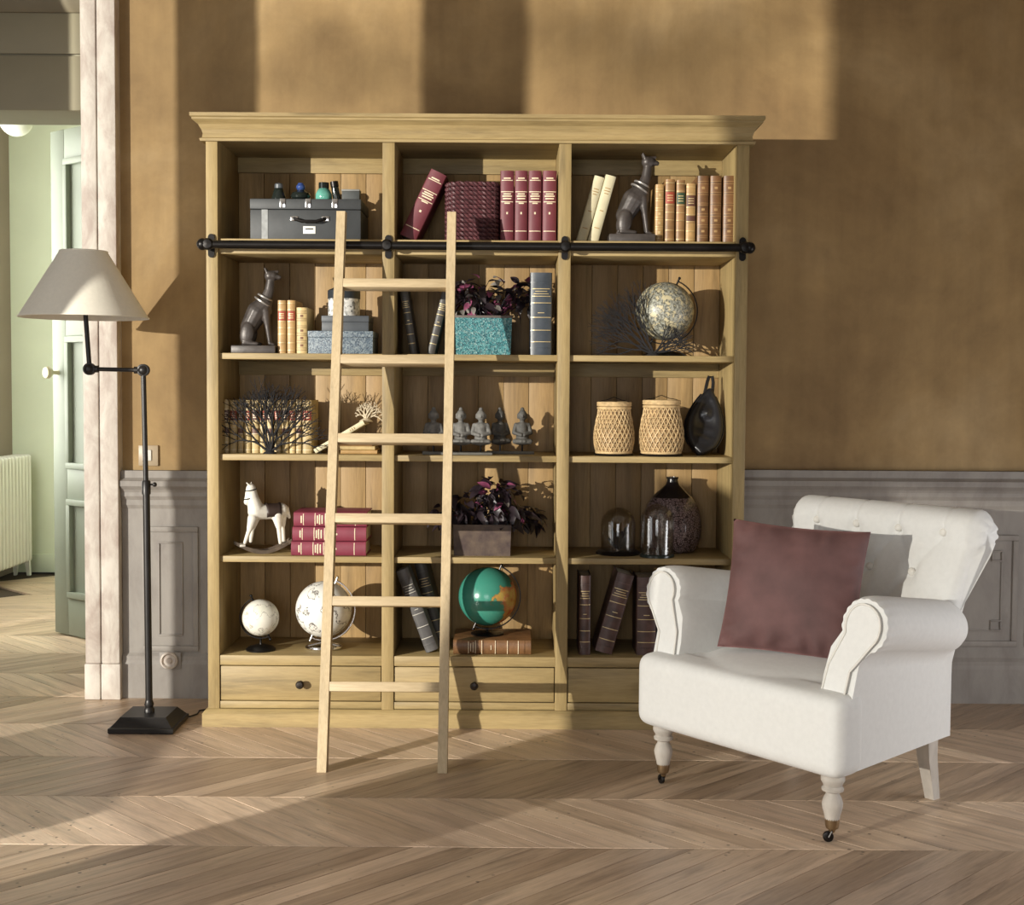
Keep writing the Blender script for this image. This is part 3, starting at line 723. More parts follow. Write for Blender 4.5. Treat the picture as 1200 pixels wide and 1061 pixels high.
# big book lying under globe
s_ = (4.72 + 0.04) / FPX; q0 = W(531, 765, 0.04)
bigb = make_book('large worn brown leather book lying flat under teal globe', None, BROWN, 17.5 * s_, 92 * s_, 0.23, 'dark', (q0.x + 92 * s_, 0.04, RZ[5]), (0, -PI / 2, 0), pivot=-1, gilt=GILTPALE)

# ================================================================== SHELF OBJECTS
# suitcase ------------------------------------------------------------
a, b = W(293, 260, 0.06), W(423, 260, 0.06)
sw = b.x - a.x; sh = W(358, 233, 0.06).z - RZ[1]
GREYCASE = M('grey_pressed_board', (0.036, 0.039, 0.041), 0.55, 0.18, 14, 0.1)
tc_ = thing('storage_case', 'dark grey document case with handle and label on top shelf', 'case', ((a.x + b.x) / 2, 0.06, RZ[1]))
MB().box(-sw / 2, sw / 2, 0, 0.24, 0, sh * 0.74, 0.004).build('body', GREYCASE, tc_)
MB().box(-sw / 2 - 0.001, sw / 2 + 0.001, -0.001, 0.241, sh * 0.745, sh, 0.004).build('lid', GREYCASE, tc_)
for fx in (0.295, 0.525, 0.765):
    MB().box(-sw / 2 + sw * fx - 0.010, -sw / 2 + sw * fx + 0.010, -0.004, 0.0, sh * 0.78, sh * 1.0, 0.001).build('clip', CHROME, tc_)
hx0, hx1 = -sw / 2 + sw * 0.40, -sw / 2 + sw * 0.68; hz = sh * 0.52
hd = MB().tube([(hx0, -0.004, hz), (hx0 + 0.006, -0.018, hz - 0.004), (hx0 + 0.03, -0.022, hz - 0.012), (hx1 - 0.03, -0.022, hz - 0.012), (hx1 - 0.006, -0.018, hz - 0.004), (hx1, -0.004, hz)], 0.006, 8).build('handle', BLACKMETAL, tc_)
for hx in (hx0, hx1): MB().box(hx - 0.014, hx + 0.014, -0.004, 0, hz - 0.009, hz + 0.009, 0.002).build('handle_mount', CHROME, hd)
MB().box(-sw / 2 + sw * 0.48, -sw / 2 + sw * 0.59, -0.002, 0, sh * 0.16, sh * 0.34, 0.0005).build('label_card', WHITEPLASTIC, tc_)
MB().box(-sw / 2 + sw * 0.50, -sw / 2 + sw * 0.57, -0.0026, -0.0019, sh * 0.26, sh * 0.29).build('label_line', BLACKMETAL, tc_, None)
MB().box(-sw / 2 + sw * 0.105, -sw / 2 + sw * 0.16, -0.0015, 0, sh * 0.01, sh * 0.735).build('grey_tape', M('grey_tape', (0.30, 0.31, 0.31), 0.6, 0.2, 60, 0), tc_, None)
CT = RZ[1] + sh
DKGLASS = M('black_bottle_glass', (0.012, 0.016, 0.014), 0.12, 0.2, 10, 0)
def on_case(px): return (W(px, 230, 0.12).x, 0.12, CT)
t = thing('ink_bottle', 'black conical ink bottle on grey document case', 'bottle', on_case(327), group='bottles on the case')
MB().lathe([(0.0001, 0), (0.027, 0), (0.028, 0.006), (0.018, 0.040), (0.014, 0.046), (0.0001, 0.047)], 20).build('bottle_body', DKGLASS, t)
MB().lathe([(0.0001, 0.045), (0.016, 0.045), (0.016, 0.058), (0.013, 0.062), (0.0001, 0.062)], 20).build('cap', M('grey_cap', (0.08, 0.09, 0.10), 0.3, 0.1, 10, 0), t)
t = thing('perfume_bottle', 'squat black bottle with round blue stopper on case', 'bottle', on_case(352.5), group='bottles on the case')
MB().lathe([(0.0001, 0), (0.018, 0), (0.034, 0.010), (0.037, 0.018), (0.032, 0.028), (0.016, 0.036), (0.012, 0.040), (0.0001, 0.040)], 24).build('bottle_body', DKGLASS, t)
MB().sphere((0, 0, 0.050), (0.017, 0.017, 0.013), 18, 12).lathe([(0.012, 0.038), (0.016, 0.045), (0.010, 0.064), (0.0001, 0.066)], 14).build('stopper', M('blue_glass', (0.03, 0.06, 0.20), 0.12, 0.2, 10, 0), t)
t = thing('round_bottle', 'green glass bottle with black cap on grey document case', 'bottle', on_case(379.5), group='bottles on the case')
MB().lathe([(0.0001, 0), (0.026, 0), (0.030, 0.008), (0.030, 0.024), (0.022, 0.040), (0.016, 0.046), (0.0001, 0.046)], 24).build('bottle_body', M('jade_glass', (0.10, 0.30, 0.24), 0.15, 0.35, 30, 0), t)
MB().lathe([(0.0001, 0.045), (0.019, 0.045), (0.019, 0.066), (0.0001, 0.067)], 20).build('cap', DKGLASS, t)
cxp = on_case(397)
t = thing('small_box', 'small dark box lying beside bottles on grey case', 'box', on_case(411), group='bottles on the case')
MB().box(-0.030, 0.034, -0.02, 0.03, 0, 0.034, 0.002).build('box_body', M('dark_card', (0.05, 0.055, 0.055), 0.6, 0.2, 30, 0), t)
MB().box(-0.031, 0.035, -0.021, 0.031, 0.034, 0.041, 0.002).build('box_lid', M('grey_card', (0.20, 0.20, 0.19), 0.6, 0.1, 30, 0), t)
t = thing('tilted_bottle', 'slim black bottle leaning against the small dark box', 'bottle', (cxp[0] - 0.006, 0.115, CT + 0.0025), (0, math.radians(-9), 0), 'bottles on the case')
MB().lathe([(0.0001, 0), (0.013, 0), (0.014, 0.004), (0.014, 0.046), (0.011, 0.050), (0.0001, 0.050)], 18).build('bottle_body', DKGLASS, t)
MB().lathe([(0.0001, 0.049), (0.015, 0.049), (0.015, 0.068), (0.0001, 0.069)], 18).build('cap', BLACKMETAL, t)

# woven basket ---------------------------------------------------------
a, b = W(520, 250, 0.05), W(586, 250, 0.05); bw = (b.x - a.x) / 2 - 0.014; bh = W(553, 211, 0.05).z - RZ[1]
RAFFIA = M('burgundy_raffia', (0.080, 0.024, 0.028), 0.55, 0.45, 60, 0.15)
t = thing('woven_basket', 'burgundy braided raffia basket between the red books', 'basket', ((a.x + b.x) / 2, 0.05 + bw + 0.014, RZ[1]))
MB().box(-bw, bw, -bw, bw, 0.002, bh - 0.012, 0.02, 3).build('core', M('basket_core', (0.05, 0.014, 0.018), 0.8, 0.2, 20, 0), t)
rows_n = 13; br = MB()
for k in range(rows_n):
    z = 0.009 + (bh - 0.022) * k / (rows_n - 1)
    for ph in (0, PI):
        pts = []; N = 132; rr = 0.028
        for i in range(N):
            s__ = 8 * bw * i / N; side = int(s__ // (2 * bw)); f_ = s__ - side * 2 * bw - bw
            x, y = [(f_, -bw), (bw, f_), (-f_, bw), (-bw, -f_)][side]
            cxx = max(-bw + rr, min(bw - rr, x)); cyy = max(-bw + rr, min(bw - rr, y))
            dd = Vector((x - cxx, y - cyy))
            if dd.length > 1e-6 and abs(x - cxx) > 1e-6 and abs(y - cyy) > 1e-6: dd = dd.normalized() * rr; x, y = cxx + dd.x, cyy + dd.y
            nx, ny = (x, y); L = max(abs(x), abs(y)); nrm = Vector((x if abs(x) > bw * 0.98 else 0, y if abs(y) > bw * 0.98 else 0))
            if nrm.length < 1e-6: nrm = Vector((x, y))
            nrm.normalize(); a_ = i * 2 * PI / 6 + ph
            o_ = 0.0045 * math.sin(a_); oz = 0.0045 * math.cos(a_ * 1.0)
            pts.append((x + nrm.x * (0.004 + o_), y + nrm.y * (0.004 + o_), z + oz))
        br.tube(pts, 0.0052, 5, True)
o = br.build('braided_rows', RAFFIA, t, 60); o['kind'] = 'stuff'
# top spiral cover
tp = MB()
for k in range(5):
    hb = bw * (1 - k * 0.2); pts = []
    for i in range(60):
        a_ = 2 * PI * i / 60; c_, s__ = math.cos(a_), math.sin(a_)
        q = 1.0 / max(abs(c_), abs(s__)) ** 0.75
        pts.append((hb * c_ * q * 0.9, hb * s__ * q * 0.9, bh - 0.010 + 0.003 * math.sin(i * 2.1)))
    tp.tube(pts, 0.009, 5, True)
o = tp.build('braided_top', RAFFIA, t, 60); o['kind'] = 'stuff'

# greyhound statues ------------------------------------------------------
STATUE = M('dark_bronze_resin', (0.062, 0.052, 0.047), 0.42, 0.35, 20, 0.15, metal=0.25)
k_ = 1 / (5.4545 * (FPX / 4.80))
def DG(x, y, d=0): return Vector(((x - 312) * k_, d * k_, (670 - y) * k_))
gh = thing('greyhound_statue', 'dark bronze sitting greyhound statue beside honey leather books', 'statue', group='greyhound statues')
m_ = MB()
def cp(a, b, r0, r1): m_.capsule(a, b, r0 * k_, r1 * k_)
cp(DG(272, 500), DG(325, 405), 56, 70); cp(DG(325, 405), DG(368, 358), 70, 56); cp(DG(372, 360), DG(385, 400), 48, 38)
cp(DG(372, 345), DG(400, 270), 42, 31); cp(DG(400, 270), DG(410, 200), 31, 27)
cp(DG(406, 176), DG(424, 176), 36, 31); cp(DG(424, 176), DG(464, 184), 25, 15)
cp(DG(420, 155), DG(455, 148), 14, 8)
for s_ in (-1, 1):
    cp(DG(392, 160, s_ * 18), DG(376, 128, s_ * 24), 12, 6)
    m_.sphere(DG(268, 545, s_ * 50), (46 * k_, 27 * k_, 76 * k_), 16, 12, Matrix.Rotation(0.12, 3, 'Y'))
    cp(DG(250, 603, s_ * 56), DG(332, 609, s_ * 56), 16, 12)
    cp(DG(378, 400, s_ * 24), DG(392, 490, s_ * 24), 32, 18); cp(DG(392, 490, s_ * 24), DG(406, 598, s_ * 22), 18, 12); cp(DG(406, 604, s_ * 22), DG(432, 612, s_ * 22), 12, 9)
cp(DG(240, 590), DG(225, 612), 12, 8); cp(DG(225, 612), DG(300, 616, -60), 8, 6)
remesh(m_, 'figure', STATUE, gh, 0.0024, 2)
MB().box(DG(172, 0).x, DG(452, 0).x, -0.048, 0.048, 0, 50 * k_, 0.003).build('plinth', STATUE, gh)
for (c, n_, r_) in ((DG(362, 342), Vector((0.55, 0, 0.85)), 58 * k_), (DG(374, 312), Vector((0.45, 0, 0.9)), 46 * k_)):
    q = Vector((0, 0, 1)).rotation_difference(n_.normalized()).to_matrix()
    MB().tube([c + q @ Vector((r_ * math.cos(a_), r_ * 1.0 * math.sin(a_), 0)) for a_ in [2 * PI * i / 28 for i in range(28)]], 0.0042, 6, True).build('collar', M('worn_silver', (0.30, 0.28, 0.26), 0.4, 0.2, 30, 0, metal=0.5), gh)
q = W(299.5, 410, 0.09); gh.location = (q.x, 0.09, RZ[2])
q = W(739.6, 280, 0.09)
g2 = dup(gh, (q.x, 0.09, RZ[1]), label='dark bronze sitting greyhound statue beside leaning cream books'); g2.scale = (1.04, 1.04, 1.04)

# boxes, row 2 -----------------------------------------------------------
def vor_mat(name, cols, scale, rough=0.45, bmp=0.3):
    m, nt, b_ = _nodes(name); v = coords(nt)
    vo = nt.nodes.new('ShaderNodeTexVoronoi'); vo.inputs['Scale'].default_value = scale; nt.links.new(v, vo.inputs['Vector'])
    sp = nt.nodes.new('ShaderNodeSeparateColor'); nt.links.new(vo.outputs['Color'], sp.inputs[0])
    c = ramp(nt, sp.outputs[0], [(i / (len(cols) - 1), cc) for i, cc in enumerate(cols)])
    nt.links.new(c, b_.inputs['Base Color']); b_.inputs['Roughness'].default_value = rough
    bump(nt, b_, vo.outputs['Distance'], bmp, 0.003)
    return m
BLUEPAT = vor_mat('marbled_blue_paper', [(0.03, 0.045, 0.07), (0.10, 0.14, 0.18), (0.24, 0.28, 0.30), (0.06, 0.09, 0.13)], 260)
a, b = W(361, 400, 0.06), W(437, 400, 0.06); h1 = W(400, 388, 0.06).z - RZ[2]
t = thing('marbled_box', 'wide blue marbled paper box at the bottom of box stack', 'box', ((a.x + b.x) / 2, 0.06, RZ[2]), group='stacked boxes behind the ladder')
hw = (b.x - a.x) / 2
MB().box(-hw, hw, 0, 0.19, 0, h1 * 0.72, 0.002).build('box_body', BLUEPAT, t)
MB().box(-hw - 0.001, hw + 0.001, -0.001, 0.191, h1 * 0.72, h1, 0.002).build('box_lid', BLUEPAT, t)
a, b = W(377, 378, 0.08), W(432, 378, 0.08); h2 = W(400, 370, 0.08).z - RZ[2] - h1; hw = (b.x - a.x) / 2
SLATEBOX = M('slate_card', (0.060, 0.068, 0.078), 0.5, 0.15, 20, 0.05)
t = thing('slate_box', 'smaller slate grey box resting on blue marbled box', 'box', ((a.x + b.x) / 2, 0.08, RZ[2] + h1), group='stacked boxes behind the ladder')
MB().box(-hw, hw, 0, 0.15, 0, h2 * 0.6, 0.002).build('box_body', SLATEBOX, t)
MB().box(-hw - 0.001, hw + 0.001, -0.001, 0.151, h2 * 0.6, h2, 0.002).build('box_lid', SLATEBOX, t)
h3 = RZ[2] + h1 + h2
a, b = W(384, 355, 0.13), W(421, 355, 0.13); r3 = (b.x - a.x) / 2
t = thing('round_tin', 'white patterned round tin with black lid atop box stack', 'tin', ((a.x + b.x) / 2, 0.09 + r3, h3), group='stacked boxes behind the ladder')
MB().lathe([(0.0001, 0), (r3, 0), (r3, 0.066), (0.0001, 0.066)], 36).build('tin_body', vor_mat('white_print_tin', [(0.75, 0.75, 0.72), (0.72, 0.72, 0.70), (0.15, 0.16, 0.16), (0.75, 0.74, 0.70), (0.70, 0.70, 0.68)], 110, 0.4, 0.0), t)
MB().lathe([(0.0001, 0.064), (r3 + 0.002, 0.064), (r3 + 0.002, 0.094), (r3 - 0.002, 0.097), (r3 * 0.7, 0.104), (r3 * 0.35, 0.122), (0.0001, 0.13)], 36).build('tin_lid', M('black_tin', (0.03, 0.035, 0.04), 0.3, 0.1, 10, 0), t)

# planters and plants ------------------------------------------------------
def leaf_mesh(name, mat, L, wd, curl):
    mb = MB(); rows = []
    for i in range(6):
        u_ = i / 5; w_ = wd * math.sin(PI * min(1, u_ * 0.93 + 0.05)) ** 0.8
        zc_ = -curl * u_ * u_ * L
        rows.append([(-w_, u_ * L, zc_ + 0.25 * w_), (0, u_ * L, zc_ - 0.1 * w_), (w_, u_ * L, zc_ + 0.25 * w_)])
    mb.grid(rows); me = mb.mesh(name, 180); me.materials.append(mat); return me
def plant(t_, n, center, rad, leafs, stems_mat, base, seed, squash=1.0, lobes=None):
    rnd = random.Random(seed); stem = MB()
    for i in range(n):
        if lobes:
            c_, r_ = lobes[i % len(lobes)]
        else: c_, r_ = center, rad
        while True:
            v = Vector((rnd.uniform(-1, 1), rnd.uniform(-1, 1), rnd.uniform(-1, 1)))
            if 0.35 < v.length < 1: break
        p = Vector((c_[0] + v.x * r_[0], c_[1] + v.y * r_[1], c_[2] + v.z * r_[2]))
        d = Vector((v.x * 0.9, v.y * 0.8 - 0.25, v.z * 0.35 - 0.1)) + Vector((rnd.uniform(-.5, .5), rnd.uniform(-.5, .5), rnd.uniform(-.4, .4)))
        d.normalize()
        q = d.to_track_quat('Y', 'Z').to_euler(); q.rotate_axis('Y', rnd.uniform(-0.9, 0.9))
        o_ = bpy.data.objects.new('leaf', rnd.choice(leafs)); arr(o_, t_, p); o_.rotation_euler = q; s__ = rnd.uniform(0.75, 1.25); o_.scale = (s__, s__, s__)
        if i % 4 == 0:
            b0 = Vector((base[0] + rnd.uniform(-.04, .04) * 1.2, base[1] + rnd.uniform(-.02, .02), base[2]))
            md = (b0 + p) / 2 + Vector((0, 0, 0.02)); stem.tube([b0, md, p], [0.0022, 0.0016, 0.001], 5)
    stem.build('stems', stems_mat, t_, 60)
PLEAF = M('dark_plum_leaf', (0.020, 0.013, 0.017), 0.38, 0.5, 30, 0.1)
PLEAF2 = M('magenta_leaf', (0.20, 0.05, 0.10), 0.4, 0.4, 30, 0.1)
PLEAF3 = M('pale_leaf_edge', (0.22, 0.20, 0.18), 0.4, 0.4, 30, 0.1)
LF = [leaf_mesh('leaf', PLEAF, 0.044, 0.013, 0.5), leaf_mesh('leaf', PLEAF, 0.036, 0.014, 0.2), leaf_mesh('leaf', PLEAF, 0.05, 0.012, 0.8)]
LF2 = LF + [leaf_mesh('leaf', PLEAF2, 0.038, 0.012, 0.5), leaf_mesh('leaf', PLEAF3, 0.034, 0.010, 0.5)]
def tapered_box(w0, w1, d0, d1, h_, wall=0.006):
    mb = MB()
    o_ = lambda ww, dd, z: [(-ww, -dd, z), (ww, -dd, z), (ww, dd, z), (-ww, dd, z)]
    g_ = mb.grid([o_(w0, d0, 0), o_(w1, d1, h_), o_(w1 - wall, d1 - wall, h_), o_(w0 - wall, d0 - wall, h_ * 0.8)], True)
    mb.bm.faces.new(g_[0]); mb.bm.faces.new(g_[-1]); return mb
SOIL = M('dark_soil', (0.02, 0.015, 0.012), 0.95, 0.3, 50, 0.3)
TEAL = vor_mat('teal_mosaic', [(0.01, 0.06, 0.075), (0.03, 0.16, 0.18), (0.09, 0.27, 0.28), (0.02, 0.09, 0.11), (0.20, 0.34, 0.33)], 190, 0.3, 0.5)
a, b = W(533, 392, 0.07), W(600, 392, 0.07); hw = (b.x - a.x) / 2; h_ = W(566, 370, 0.07).z - RZ[2]
t = thing('teal_planter', 'teal mosaic planter holding a dark purple leafy plant', 'planter', ((a.x + b.x) / 2, 0.07 + hw * 0.8, RZ[2]))
tapered_box(hw * 0.96, hw, hw * 0.78, hw * 0.8, h_).build('pot', TEAL, t, None)
MB().box(-hw - 0.001, hw + 0.001, -hw * 0.8 - 0.001, -hw * 0.8 + 0.006, h_ - 0.008, h_ + 0.001, 0.001).build('rim', M('brown_rim', (0.09, 0.07, 0.06), 0.5, 0.1, 20, 0), t)
MB().box(-hw + 0.008, hw - 0.008, -hw * 0.8 + 0.008, hw * 0.8 - 0.008, h_ * 0.75, h_ * 0.85).build('soil', SOIL, t, None)
plant(t, 190, None, None, LF2, PLEAF, (0, 0, h_ * 0.85), 3, lobes=[((0.0, -0.02, h_ + 0.085), (0.085, 0.06, 0.08)), ((-0.06, 0, h_ + 0.06), (0.06, 0.06, 0.07)), ((0.10, 0.02, h_ + 0.08), (0.07, 0.06, 0.06)), ((0.15, 0.05, h_ + 0.09), (0.07, 0.05, 0.06)), ((-0.10, 0.0, h_ + 0.10), (0.06, 0.05, 0.04))])
RUST = M('rusty_tin', (0.075, 0.040, 0.038), 0.6, 0.5, 22, 0.2, col2=(0.11, 0.075, 0.05))
a, b = W(531, 636, 0.07), W(599, 636, 0.07); hw = (b.x - a.x) / 2; h_ = W(566, 615, 0.07).z - RZ[4]
t = thing('rusty_planter', 'rusty square tin planter with dark trailing plant', 'planter', ((a.x + b.x) / 2, 0.06 + hw * 0.8, RZ[4]))
tapered_box(hw * 0.97, hw, hw * 0.78, hw * 0.8, h_).build('pot', RUST, t, None)
MB().box(-hw + 0.008, hw - 0.008, -hw * 0.8 + 0.008, hw * 0.8 - 0.008, h_ * 0.75, h_ * 0.85).build('soil', SOIL, t, None)
plant(t, 230, None, None, LF * 5 + [LF2[3], LF2[4]], PLEAF, (0, 0, h_ * 0.85), 5, lobes=[((0.045, -0.01, h_ + 0.085), (0.075, 0.07, 0.085)), ((-0.05, -0.01, h_ + 0.06), (0.07, 0.06, 0.055)), ((0.09, 0, h_ + 0.05), (0.08, 0.06, 0.07)), ((-0.13, 0, h_ + 0.03), (0.06, 0.05, 0.04)), ((0.16, 0.05, h_ + 0.02), (0.06, 0.05, 0.04)), ((0.05, 0, h_ + 0.12), (0.06, 0.05, 0.05))])

# corals ------------------------------------------------------------------
def coral(mb, base, ang, L, rad, depth, rnd, spread=0.5, flat=0.15, fan=(0.2, 2.9)):
    d = Vector((math.cos(ang), rnd.uniform(-flat, flat), math.sin(ang))); d.normalize()
    p1 = base + d * L
    mid = base + d * L * 0.5 + Vector((rnd.uniform(-1, 1), rnd.uniform(-1, 1), rnd.uniform(-1, 1))) * L * 0.06
    mb.tube([base, mid, p1], [rad, rad * 0.9, rad * 0.78], 5)
    if depth == 0: return
    for s__ in (-1, 1):
        coral(mb, p1, ang + s__ * rnd.uniform(0.15, spread) + rnd.uniform(-.1, .1), L * rnd.uniform(0.78, 0.98), rad * 0.76, depth - 1, rnd, spread, flat, fan)
CORAL = M('black_coral', (0.010, 0.009, 0.010), 0.9, 0.4, 60, 0.2)
def coral_thing(label, loc, L, seed, trunks, depth, mat, rad=0.0042, flat=0.15, spread=0.5, name='coral_branch'):
    t_ = thing(name, label, 'coral', loc); rnd = random.Random(seed); mb = MB()
    for (a_, f_) in trunks: coral(mb, Vector((0, 0, 0.006)), a_, L * f_, rad, depth, rnd, spread, flat)
    for v in mb.bm.verts:
        if v.co.z < 0.002: v.co.z = 0.002 + abs(v.co.z) * 0.05
    mb.build('branches', mat, t_, 60)
    f = MB().lathe([(0.0001, 0), (0.026, 0), (0.022, 0.005), (0.010, 0.012), (0.0001, 0.014)], 12); f.build('foot', mat, t_)
    return t_
q = W(316, 531, 0.055); coral_thing('black branching coral standing in front of pale gold books', (q.x, 0.06, RZ[3]), 0.052, 11, [(PI * 0.5, 1.0), (PI * 0.64, 1.0), (PI * 0.36, 1.0), (PI * 0.80, 0.9), (PI * 0.20, 0.9), (PI * 0.57, 1.05), (PI * 0.43, 1.05)], 5, CORAL, 0.0050, 0.10, 0.42)
q = W(762, 410, 0.15); coral_thing('wide black coral fan spreading in front of cream globe', (q.x, 0.045, RZ[2]), 0.046, 5, [(PI * 0.80, 1.0), (PI * 0.72, 1.1), (PI * 0.62, 1.05), (PI * 0.88, 0.95), (PI * 0.10, 0.6), (PI * 0.25, 0.55)], 6, CORAL, 0.0050, 0.08, 0.34)
q = W(424, 500, 0.10)
cc = coral_thing('cream coral piece resting on the propped pale book', (q.x + 0.012, 0.13, RZ[3] + 0.1165), 0.018, 9, [(PI * 0.35, 1.0), (PI * 0.2, 1.1), (PI * 0.5, 0.9), (PI * 0.65, 0.8)], 4, M('cream_coral', (0.55, 0.47, 0.34), 0.6, 0.15, 60, 0.2), 0.0042, 0.6, 0.7)

# figurines on rods ----------------------------------------------------------
STONE = M('grey_stone', (0.135, 0.13, 0.12), 0.7, 0.35, 60, 0.3)
DSTONE = M('dark_stone', (0.075, 0.072, 0.066), 0.7, 0.35, 60, 0.3)
PLATE = M('grey_plank_stand', (0.12, 0.115, 0.10), 0.7, 0.2, 30, 0.1)
pa, pb = W(495, 530, 0.07), W(577, 530, 0.07)
o = MB().box(pa.x, pb.x, 0.06, 0.115, RZ[3], RZ[3] + 0.011, 0.0015).build('display_stand', PLATE); tag(o, 'grey plank stand carrying three seated figurines', 'stand')
pa, pb = W(570, 528, 0.15), W(626, 528, 0.15)
o = MB().box(pa.x, pb.x, 0.135, 0.185, RZ[3], RZ[3] + 0.011, 0.0015).build('display_stand', PLATE); tag(o, 'grey plank stand carrying two darker seated figurines', 'stand')
def make_fig(mat, label):
    t_ = thing('seated_figurine', label, 'figurine', group='seated figurines on rods')
    MB().tube([(0, 0, 0), (0, 0, 0.028)], 0.0035, 8).build('rod', BLACKMETAL, t_)
    mb = MB()
    mb.sphere((0, 0, 0.033), (0.035, 0.026, 0.011), 20, 10)
    for s__ in (-1, 1):
        mb.capsule((s__ * 0.016, 0, 0.036), (s__ * 0.028, -0.014, 0.036), 0.012, 0.009); mb.capsule((s__ * 0.028, -0.014, 0.036), (-s__ * 0.006, -0.024, 0.037), 0.010, 0.007)
        mb.capsule((s__ * 0.023, 0.002, 0.096), (s__ * 0.031, -0.004, 0.068), 0.009, 0.008); mb.capsule((s__ * 0.031, -0.004, 0.068), (s__ * 0.006, -0.024, 0.060), 0.008, 0.006)
    mb.capsule((0, 0.002, 0.045), (0, 0.002, 0.088), 0.024, 0.021); mb.sphere((0, 0.002, 0.094), (0.029, 0.015, 0.014), 16, 10)
    mb.capsule((0, 0.001, 0.10), (0, 0, 0.117), 0.009, 0.009)
    mb.sphere((0, -0.001, 0.132), (0.0165, 0.0175, 0.021), 18, 14); mb.sphere((0, 0.002, 0.154), (0.008, 0.008, 0.008), 12, 8)
    mb.capsule((0, -0.018, 0.133), (0, -0.019, 0.127), 0.0025, 0.0035)
    for s__ in (-1, 1): mb.capsule((s__ * 0.017, 0.001, 0.136), (s__ * 0.017, 0.001, 0.122), 0.003, 0.003)
    remesh(mb, 'figure', mat, t_, 0.0022, 2)
    return t_
f1 = make_fig(STONE, 'grey stone seated figurine on the front plank stand')
for i, (px, Y, z_, md) in enumerate(((508, 0.088, 0.011, 0), (540, 0.088, 0.011, 0), (563.5, 0.088, 0.011, 0), (586, 0.16, 0.011, 1), (612, 0.16, 0.011, 1))):
    x = W(px, 510, Y).x; loc = (x, Y, RZ[3] + z_)
    if i == 0: f1.location = loc; f1['label'] = 'grey stone seated figurine seen between the ladder stiles'
    elif md == 0: dup(f1, loc, label=('', 'grey stone seated figurine right beside the ladder stile', 'grey stone seated figurine at the end of front plank stand')[i])
    elif i == 3: f2 = make_fig(DSTONE, 'darker turned seated figurine next to the grey stone figurines'); f2.location = loc; f2.rotation_euler = (0, 0, 0.35)
    else: dup(f2, loc, (0, 0, 0.1), label='darker seated figurine at the outer end of rear plank stand')

# bamboo lanterns --------------------------------------------------------------
BAMBOO = M('woven_bamboo', (0.52, 0.37, 0.19), 0.55, 0.3, 50, 0.1)
BAMBOOIN = M('bamboo_lining', (0.30, 0.19, 0.09), 0.8, 0.2, 30, 0.0)
def lantern(px, wpx, pyt, Y, label):
    s__ = (4.72 + Y) / FPX; R = wpx * s__ / 2; x = W(px, 505, Y).x; H = W(px, pyt, Y).z - RZ[3] - 0.008
    t_ = thing('bamboo_lantern', label, 'lantern', (x, Y, RZ[3]), group='woven bamboo lanterns')
    MB().lathe([(0.0001, 0), (R * 0.94, 0), (R * 0.97, 0.003), (R * 0.9, 0.008), (0.0001, 0.008)], 32).build('base_plate', BLACKMETAL, t_)
    pf = [(0.84, 0.0), (0.93, 0.06), (1.0, 0.28), (0.985, 0.42), (0.90, 0.62), (0.80, 0.80), (0.78, 0.88), (0.79, 1.0)]
    def rad(u):
        for (r0, u0), (r1, u1) in zip(pf, pf[1:]):
            if u <= u1: 
                f_ = (u - u0) / (u1 - u0); f_ = f_ * f_ * (3 - 2 * f_); return R * (r0 + (r1 - r0) * f_)
        return R * pf[-1][0]
    MB().lathe([(rad(u / 16) - 0.004, 0.008 + H * u / 16) for u in range(17)], 32, cap=False).build('lining', BAMBOOIN, t_)
    st_ = MB(); N = 26
    for k in range(N):
        for dr_ in (-1, 1):
            pts = []
            for j in range(15):
                u = 0.02 + 0.86 * j / 14; a_ = 2 * PI * k / N + dr_ * u * 1.35
                r_ = rad(u) - 0.0005 + 0.0012 * math.sin(j * PI + (0 if dr_ > 0 else PI)); pts.append((r_ * math.cos(a_), r_ * math.sin(a_), 0.008 + H * u))
            st_.tube(pts, 0.0021, 4)
    for j in range(12):
        u = 0.04 + 0.8 * j / 11; r_ = rad(u) - 0.001
        st_.tube([(r_ * math.cos(a_), r_ * math.sin(a_), 0.008 + H * u) for a_ in [2 * PI * i / 36 for i in range(36)]], 0.0013, 4, True)
    o_ = st_.build('woven_strands', BAMBOO, t_, 60); o_['kind'] = 'stuff'
    for u in (0.02, 0.90, 0.96, 1.0):
        MB().tube([((rad(u)) * math.cos(a_), (rad(u)) * math.sin(a_), 0.008 + H * u) for a_ in [2 * PI * i / 36 for i in range(36)]], 0.0052 if u > 0.5 else 0.004, 8, True).build('rim_band', BAMBOO, t_)
    r_ = rad(1.0)
    MB().tube([(r_ * math.cos(a_) , 0.01, 0.008 + H + 0.012 * math.sin(a_) + (0.010 * max(0, 1 - abs(a_ - PI / 2) * 2.2))) for a_ in [PI * i / 20 for i in range(21)]], 0.0015, 6).build('wire_handle', BLACKMETAL, t_)
    return t_
lantern(719.5, 48, 472.5, 0.10, 'smaller woven bamboo lantern on black base by the divider')
lantern(775, 53, 470.5, 0.10, 'larger woven bamboo lantern beside the black carved mask')

